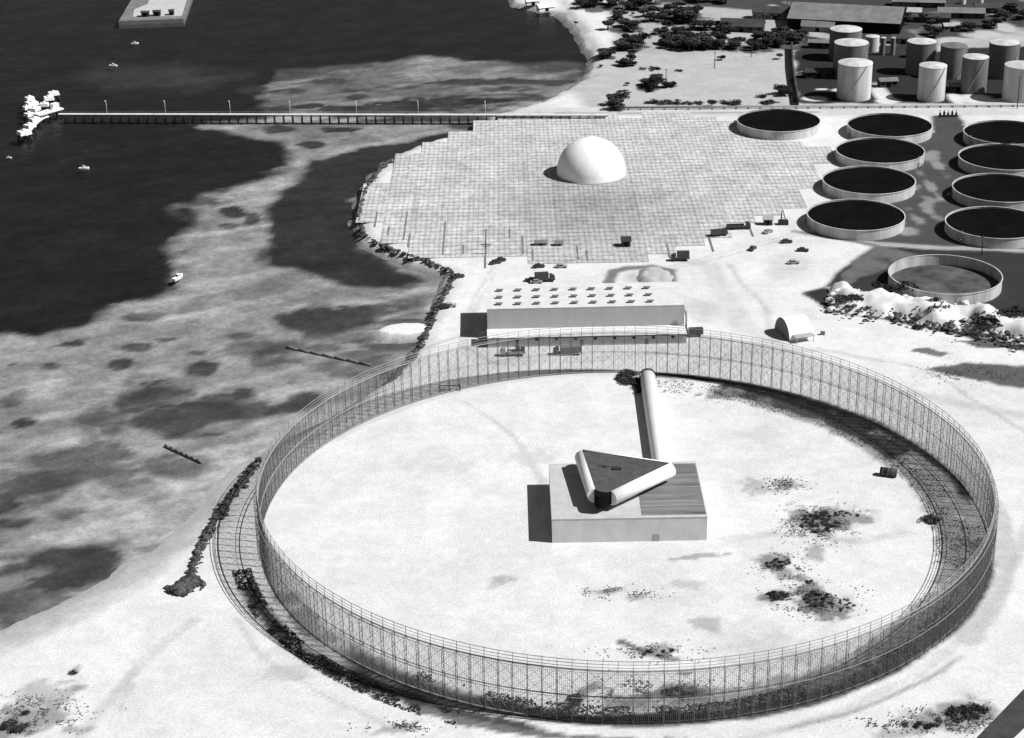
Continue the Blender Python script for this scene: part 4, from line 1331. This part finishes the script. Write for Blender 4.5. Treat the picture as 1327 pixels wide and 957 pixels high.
# ------------------------------------------------------------------ plants
def leafy(rg, rx, ry, rz, n_, leaf, zc, lobes=5):
    mb = MB()
    L = [(rg.uniform(-.55, .55) * rx, rg.uniform(-.55, .55) * ry, zc + rg.uniform(-.25, .45) * rz, rg.uniform(.4, .7)) for _ in range(lobes)] + [(0, 0, zc, .7)]
    for _ in range(n_):
        lx, ly, lz, lr = rg.choice(L)
        v = Vector((rg.gauss(0, 1), rg.gauss(0, 1), rg.gauss(0, 1))).normalized() * (rg.random() ** .4)
        p = Vector((lx + v.x * rx * lr, ly + v.y * ry * lr, max(.15, lz + v.z * rz * lr)))
        a_ = Vector((rg.gauss(0, 1), rg.gauss(0, 1), rg.gauss(0, .5))).normalized()
        b_ = a_.cross(Vector((rg.gauss(0, 1), rg.gauss(0, 1), rg.gauss(0, 1)))).normalized()
        s_ = leaf * rg.uniform(.6, 1.4)
        mb.poly([p - a_ * s_, p + b_ * s_ * .5, p + a_ * s_, p - b_ * s_ * .5])
    return mb


rg = random.Random(2)
crowns, trunks, bushes = [], [], []
for k in range(4):
    h = rg.uniform(3.2, 5.5)
    mb = leafy(rg, 3.2, 3.2, 2.2, 650, .55, h, 7)
    me = mb.build('crown', M['leaf'] if k % 2 == 0 else M['leaf2']).data
    crowns.append(me)
    q = MB(); q.tube((0, 0, -.1), (.2, .1, h * .6), .28, 6, .18)
    for j in range(4):
        t = j * 1.6 + rg.random(); q.tube((.2, .1, h * .5), (1.5 * math.cos(t), 1.5 * math.sin(t), h + .4), .12, 5, .04)
    trunks.append(q.build('trunk', M['bark']).data)
    mb = leafy(rg, 1.3, 1.3, .6, 150, .22, .45, 6)
    bushes.append(mb.build('bush', (M['leaf'], M['leaf2'], M['leaf3'], M['leaf2'])[k]).data)
for nme in ('crown', 'trunk', 'bush'):
    for o in [o for o in COL.objects if o.name.split('.')[0] == nme and o.parent is None]:
        bpy.data.objects.remove(o)


def tree(p, sc, label, group, k=None):
    k = rg.randrange(4) if k is None else k
    t = empty('tree', p, rg.random() * 6.3, label, 'tree', group)
    for me, nme in ((crowns[k], 'crown'), (trunks[k], 'trunk')):
        o = bpy.data.objects.new(nme, me); COL.objects.link(o); o.parent = t
    t.scale = (sc * rg.uniform(.85, 1.3), sc * rg.uniform(.85, 1.3), sc * rg.uniform(.5, .8))


def shrub(p, sc, label, group):
    if 'coral heap' in label and 'foot' not in label: p.z = 2.8; sc *= 1.35
    o = bpy.data.objects.new('shrub', bushes[rg.randrange(4)]); COL.objects.link(o)
    o.location = p; o.rotation_euler = (0, 0, rg.random() * 6.3); o.scale = (sc * rg.uniform(.8, 1.4), sc * rg.uniform(.8, 1.4), sc * rg.uniform(.7, 1.2))
    tag(o, label, 'shrub', group)


def grove(cx_, cy_, rx, ry, n_, sc, label, group, fn=None):
    fn = fn or tree
    for _ in range(n_):
        a_ = rg.random() * 6.3; r_ = math.sqrt(rg.random())
        fn(at(cx_ + rx * r_ * math.cos(a_), cy_ + ry * r_ * math.sin(a_)), sc * rg.uniform(.8, 1.2), label, group)


for a_ in ((770, 9, 20, 6, 12, .75, 'dark tree in the thicket along the far shore point'),
           (800, 26, 9, 4, 5, .6, 'dark tree in the small clump right of the far beach'),
           (806, 38, 22, 5, 12, .65, 'dark tree in the belt behind the far beach'),
           (818, 60, 20, 8, 20, .72, 'dark tree in the square grove behind the far beach'),
           (787, 74, 8, 5, 7, .6, 'dark tree at the waterside edge of the far beach'),
           (808, 85, 14, 3, 7, .55, 'dark tree in the short row below the square grove'),
           (842, 113, 14, 6, 11, .7, 'dark tree in the clump alone on the bare sand'),
           (866, 113, 10, 1.5, 4, .5, 'low dark tree trailing right of the lone clump'),
           (797, 138, 9, 6, 9, .6, 'dark tree beside the shore end of the pier'),
           (822, 8, 36, 6, 20, .72, 'dark tree in the thicket along the top of the picture'),
           (872, 24, 40, 8, 34, .75, 'dark tree in the large oval grove within the loop of road'),
           (866, 43, 20, 3, 10, .6, 'dark tree in the strip under the oval grove'),
           (908, 37, 24, 3.5, 12, .65, 'dark tree in the strip right of the oval grove'),
           (900, 60, 42, 7, 40, .75, 'dark tree in the wide black wood facing the open sand'),
           (962, 63, 32, 4, 16, .7, 'dark tree at the right end of the black wood'),
           (1012, 55, 36, 9, 28, .75, 'dark tree in the wood beside the tall tank yard'),
           (985, 30, 6, 4, 5, .7, 'dark tree at the end of the dark gabled building'),
           (940, 43, 8, 4, 6, .7, 'dark tree before the dark gabled building'),
           (920, 4, 40, 3, 16, .75, 'dark tree in the top edge wood above the road loop'),
           (1215, 47, 14, 3, 7, .6, 'dark tree in the line left above the tall tanks'),
           (1250, 41, 12, 2.5, 6, .55, 'dark tree in the middle of the line above the tall tanks'),
           (1283, 36, 10, 3, 6, .55, 'dark tree at the right of the line above the tall tanks'),
           (1310, 24, 20, 5, 10, .7, 'dark tree in the far right corner wood'),
           (1200, 30, 40, 4, 12, .6, 'dark tree scattered before the far hangar'),
           (1014, 123, 7, 4, 6, .6, 'dark tree by the foot of the yard wall')):
    G_ = list(a_); G_[4] = max(2, int(a_[4] * .86)); G_[5] = a_[5] * 1.5
    grove(*G_, a_[6].replace('dark tree', 'trees'))
for px, py, sc, lab in ((922, 139, .85, 'single upright dark tree by the pipeline road'), (935, 78, .7, 'single dark tree below the black wood'), (1011, 77, .6, 'single dark tree at the top corner of the yard wall'), (855, 58, .5, 'single small dark tree in the fork of the far roads'),
                        (746, 33, .4, 'single tiny dark tree on the far beach'), (779, 87, .35, 'single tiny dark bush tree at the water below the far beach'), (820, 20, .4, 'single small dark tree left of the oval grove'), (813, 111, .4, 'single small tree above the shore end of the pier')):
    tree(at(px, py), sc, lab, None)
for a_ in ((840, 91, 14, 1.5, 6, 1.5, 'low dark shrub in the streak above the lone clump'), (880, 93, 6, 1, 3, 1.2, 'low dark shrub right of the streak above the lone clump'), (805, 121, 8, 5, 7, 1.5, 'dark shrub above the shore end of the pier'), (862, 134, 24, 1.5, 10, 1.6, 'dark shrub in the arc along the pipeline road'),
           (945, 135, 12, 2, 8, 1.7, 'dark shrub right of the single upright tree'), (986, 127, 6, 1, 4, 1.5, 'dark shrub above the road left of the yard wall'), (1000, 134, 14, 1.5, 7, 1.7, 'dark shrub along the road left of the yard wall'), (900, 135, 16, 1.5, 6, 1.4, 'dark shrub left of the single upright tree'),
           (1150, 385, 34, 4, 9, 1.6, 'dark shrub on the far slope of the white coral heap'), (1100, 398, 12, 2, 6, 1.4, 'dark shrub at the left end of the white coral heap'), (1206, 410, 16, 6, 12, 1.8, 'dark shrub in the middle of the white coral heap'), (1278, 424, 10, 8, 10, 2.3, 'dark shrub in the big clump on the coral heap'), (1308, 418, 12, 5, 7, 2.0, 'dark shrub at the right end of the white coral heap'), (1300, 433, 12, 3, 5, 1.5, 'dark shrub at the foot of the coral heap on the right'), (1190, 424, 8, 4, 5, 1.1, 'dark shrub at the foot of the coral heap in the middle'),
           (816, 491, 15, 9, 22, 1.25, 'dark shrub crowding the far end of the white passage'), (827, 500, 5, 12, 7, 1.0, 'dark shrub hugging the left side of the white passage'),
           (1060, 678, 26, 14, 52, 0.59, 'dark shrub in the largest weedy patch on the circle sand'), (1092, 668, 26, 5, 18, 0.37, 'small shrub trailing right of the largest weedy patch'), (1008, 730, 16, 7, 20, 0.50, 'dark shrub in the left weedy patch on the circle sand'), (1006, 773, 14, 5, 24, 0.62, 'black shrub in the near left weedy patch on the circle sand'), (1060, 778, 18, 10, 28, 0.53, 'dark shrub in the near right weedy patch on the circle sand'), (1092, 786, 16, 9, 16, 0.43, 'pale shrub at the curl of the near right weedy patch'), (1048, 755, 4, 3, 6, 0.50, 'small shrub between the weedy patches'),
           (1205, 676, 6, 5, 6, 1.5, 'big dark shrub at the right inside of the fence'), (1252, 926, 30, 10, 24, 1.0, 'shrub in the clump beside the near right road'), (1200, 940, 30, 6, 8, .7, 'small shrub left of the clump by the near right road'), (16, 944, 20, 8, 12, .9, 'shrub in the near left corner of the sand'), (32, 926, 3, 2, 2, .8, 'black shrub right of the near left corner'), (96, 873, 3, 4, 2, .7, 'small shrub alone on the near left beach'),
           (880, 900, 24, 7, 12, .8, 'shrub just inside the near fence'), (746, 906, 9, 6, 8, .8, 'shrub in the dark spot inside the near fence'), (850, 846, 26, 5, 7, .5, 'small weed in the streak inside the near fence')):
    grove(*a_, a_[6].replace('shrub', 'shrubs').replace('weed ', 'weeds '), fn=shrub)


def weeds(name, label, a0, a1, r0, r1, n_, sc, seed):
    """countless weeds along a stretch of the fence: one mesh of small tufts"""
    r_ = random.Random(seed); mb = MB()
    for _ in range(n_):
        a_ = R(r_.uniform(a0, a1)); rr = r_.uniform(r0, r1)
        nv = float(fbm(np.array([rr * math.cos(a_) / 5]), np.array([rr * math.sin(a_) / 5]), seed)[0])
        if nv < .45: continue
        c_ = Vector((FC.x + rr * math.cos(a_), FC.y + rr * math.sin(a_), .0))
        for _ in range(4):
            t = r_.random() * 6.3; s_ = sc * r_.uniform(.5, 1.4)
            dx, dy = math.cos(t) * s_, math.sin(t) * s_
            mb.poly([c_ + Vector((-dy * .4, dx * .4, 0)), c_ + Vector((dy * .4, -dx * .4, 0)), c_ + Vector((dx, dy, s_ * .8))])
    tag(mb.build(name, M['leaf'], None), label, 'weeds', kind='stuff')


weeds('weeds', 'dark weeds along the inside foot of the near fence', -125, -20, 93, 99.6, 6500, .32, 51)
weeds('weeds', 'dark weeds in the fence shadow along the right inside of the circle', -20, 84, 85, 99.4, 4200, .26, 52)
weeds('weeds', 'black weeds along the outside of the near left fence', 194, 246, 103.4, 108.6, 5000, .32, 53)

def weed_patch(px, py, rx, ry, n_, label, seed, sc=.28):
    r_ = random.Random(seed); mb = MB(); o0 = at(px, py)
    for _ in range(n_):
        x, y = px + rx * r_.gauss(0, .5), py + ry * r_.gauss(0, .5)
        p = at(x, y)
        if float(fbm(np.array([p.x / 3]), np.array([p.y / 3]), seed)[0]) < .47: continue
        p = p - o0
        for _ in range(3):
            t = r_.random() * 6.3; s_ = sc * r_.uniform(.4, 1.5); dx, dy = math.cos(t) * s_, math.sin(t) * s_
            mb.poly([p + Vector((-dy * .5, dx * .5, 0)), p + Vector((dy * .5, -dx * .5, 0)), p + Vector((dx, dy, s_ * .6))])
    o = mb.build('weed_patch', M['leaf3']); o.location = o0
    tag(o, label, 'weeds', kind='stuff')


for a_ in ((1060, 680, 44, 26, 1500, 'sparse weeds in the largest patch on the circle sand', 61), (1012, 735, 28, 18, 700, 'sparse weeds in the left patch on the circle sand', 62), (1058, 778, 50, 20, 1300, 'sparse weeds in the near patches on the circle sand', 63),
           (1015, 628, 30, 10, 350, 'sparse weeds in the farthest patch on the circle sand', 64), (840, 848, 60, 12, 500, 'sparse weeds in the streak inside the near fence', 65), (840, 895, 90, 16, 1000, 'sparse weeds against the inside of the near fence', 66),
           (800, 768, 50, 8, 300, 'sparse weeds in the faint streak below the blockhouse', 67), (1230, 935, 60, 18, 1100, 'sparse weeds in the near right corner of the sand', 68), (50, 925, 60, 26, 900, 'sparse weeds in the near left corner of the sand', 69),
           (515, 942, 50, 8, 350, 'sparse weeds outside the near left fence', 70), (1265, 486, 70, 12, 900, 'sparse weeds on the dark ground below the coral heap', 71), (935, 508, 26, 10, 300, 'sparse weeds right of the white passage', 72), (1150, 940, 50, 10, 300, 'sparse weeds outside the near right fence', 73)):
    weed_patch(*a_)
# ------------------------------------------------------------------ far buildings and poles
hut(962, 40, 24, 9, 3.5, -14, 'roofdark', 'roofdark', 'dark low gabled building end on among the trees left of the hangar', 'barrack', 'building', None, wins=5)
hut(1005, 24, 26, 8, 4.0, -12, 'roofgrey', 'roofdark', 'dark long shed with pale front edge left of the hangar', 'barrack', 'building', None, wins=6)
hut(1098, 31, 62, 40, 6.0, -17, 'black', 'roofgrey', 'very long hangar with grey roof and black open front at the top right', 'hangar', 'building', None, ridge=.12, wins=9)
hut(1163, 24, 26, 12, 5, -12, 'gravel', 'gravel', 'pale roofed shed at the right end of the long hangar', 'shed', 'building', None, ridge=.1)
hut(1060, 40, 18, 7, 3, -16, 'roofgrey', 'roofgrey', 'grey low shed in front of the left end of the hangar', 'shed', 'building', None)
hut(690, 6, 8, 4, 2.4, 15, 'white', 'white', 'tiny white hut left of the pair on the far shore point', 'beach_hut', 'hut', None)
hut(707, 14, 10, 4, 2.4, 25, 'white', 'white', 'tiny white hut nearer of the pair on the far shore point', 'beach_hut', 'hut', None)
for px, py, sx, sy, rz, wl, rf, lab in (
        (1205, 28, 22, 8, -12, 'roofdark', 'roofdark', 'dark low shed just right of the pale roofed shed'), (1245, 22, 26, 9, -10, 'roofdark', 'roofgrey', 'grey roofed low shed in the middle of the far right quarter'),
        (1290, 16, 24, 8, -8, 'dark', 'roofdark', 'dark shed before the far right corner wood'), (1190, 8, 30, 9, -12, 'roofdark', 'roofgrey', 'long grey roofed shed at the top edge right of the hangar'),
        (1232, 40, 9, 5, 5, 'roofgrey', 'gravel', 'small pale roofed hut behind the tall grey tanks'), (1170, 56, 12, 6, -10, 'roofgrey', 'roofdark', 'dark roofed hut right of the two thin standpipe tanks'),
        (1062, 62, 12, 5, -12, 'roofdark', 'roofgrey', 'grey roofed hut at the back left of the tall tank yard'), (1185, 74, 8, 5, 0, 'roofgrey', 'gravel', 'tiny pale roofed hut between the two files of tall tanks'),
        (1150, 112, 9, 5, 4, 'roofdark', 'roofgrey', 'low pump shed in the gap between the two bright tall tanks'), (1060, 100, 14, 6, 0, 'dark', 'dark', 'black low shed left of the bright tall tank'), (1240, 118, 7, 4, 0, 'dark', 'roofgrey', 'small shed between the bright slim tank and the mottled tank')):
    hut(px, py, sx, sy, 3.2, rz, wl, rf, lab, 'yard_shed', 'shed', None, ridge=.22, wins=3)
pole = None
for px, py, h, lab in ((926, 89, 9, 'thin pole standing on the bare sand below the black wood'), (863, 109, 8, 'thin pole right of the lone clump of trees'), (974, 74, 6, 'thin pole on the sand left of the yard wall'), (1272, 331, 8, 'thin dark pole between the near right tank and the empty tank'),
                       (1318, 141, 16, 'tall thin pole before the tank at the right edge'), (1020, 8, 8, 'thin pole rising over the dark long shed')):
    p = at(px, py)
    t = empty('utility_pole', p, 0, lab, 'pole', 'thin poles about the site')
    q = MB(); q.tube((0, 0, 0), (0, 0, h), .22, 6, .14); q.build('shaft', M['dark'], t)
    q = MB(); q.box(0, 0, h - .7, 1.8, .14, .14); q.build('crossarm', M['dark'], t)
q = MB()
for k in range(5):
    x = k * 1.9
    q.box(x, 0, 0, .9, .9, 2.0 + (k % 2) * .6); q.tube((x, 0, 2), (x, 0, 3.4), .15, 5)
q.box(3.8, 0, .4, 9.2, .4, .5)
o = q.build('valve_manifold', M['dark']); o.location = at(1218, 152); tag(o, 'dark row of upright valves beside the road between the tank files', 'valves')
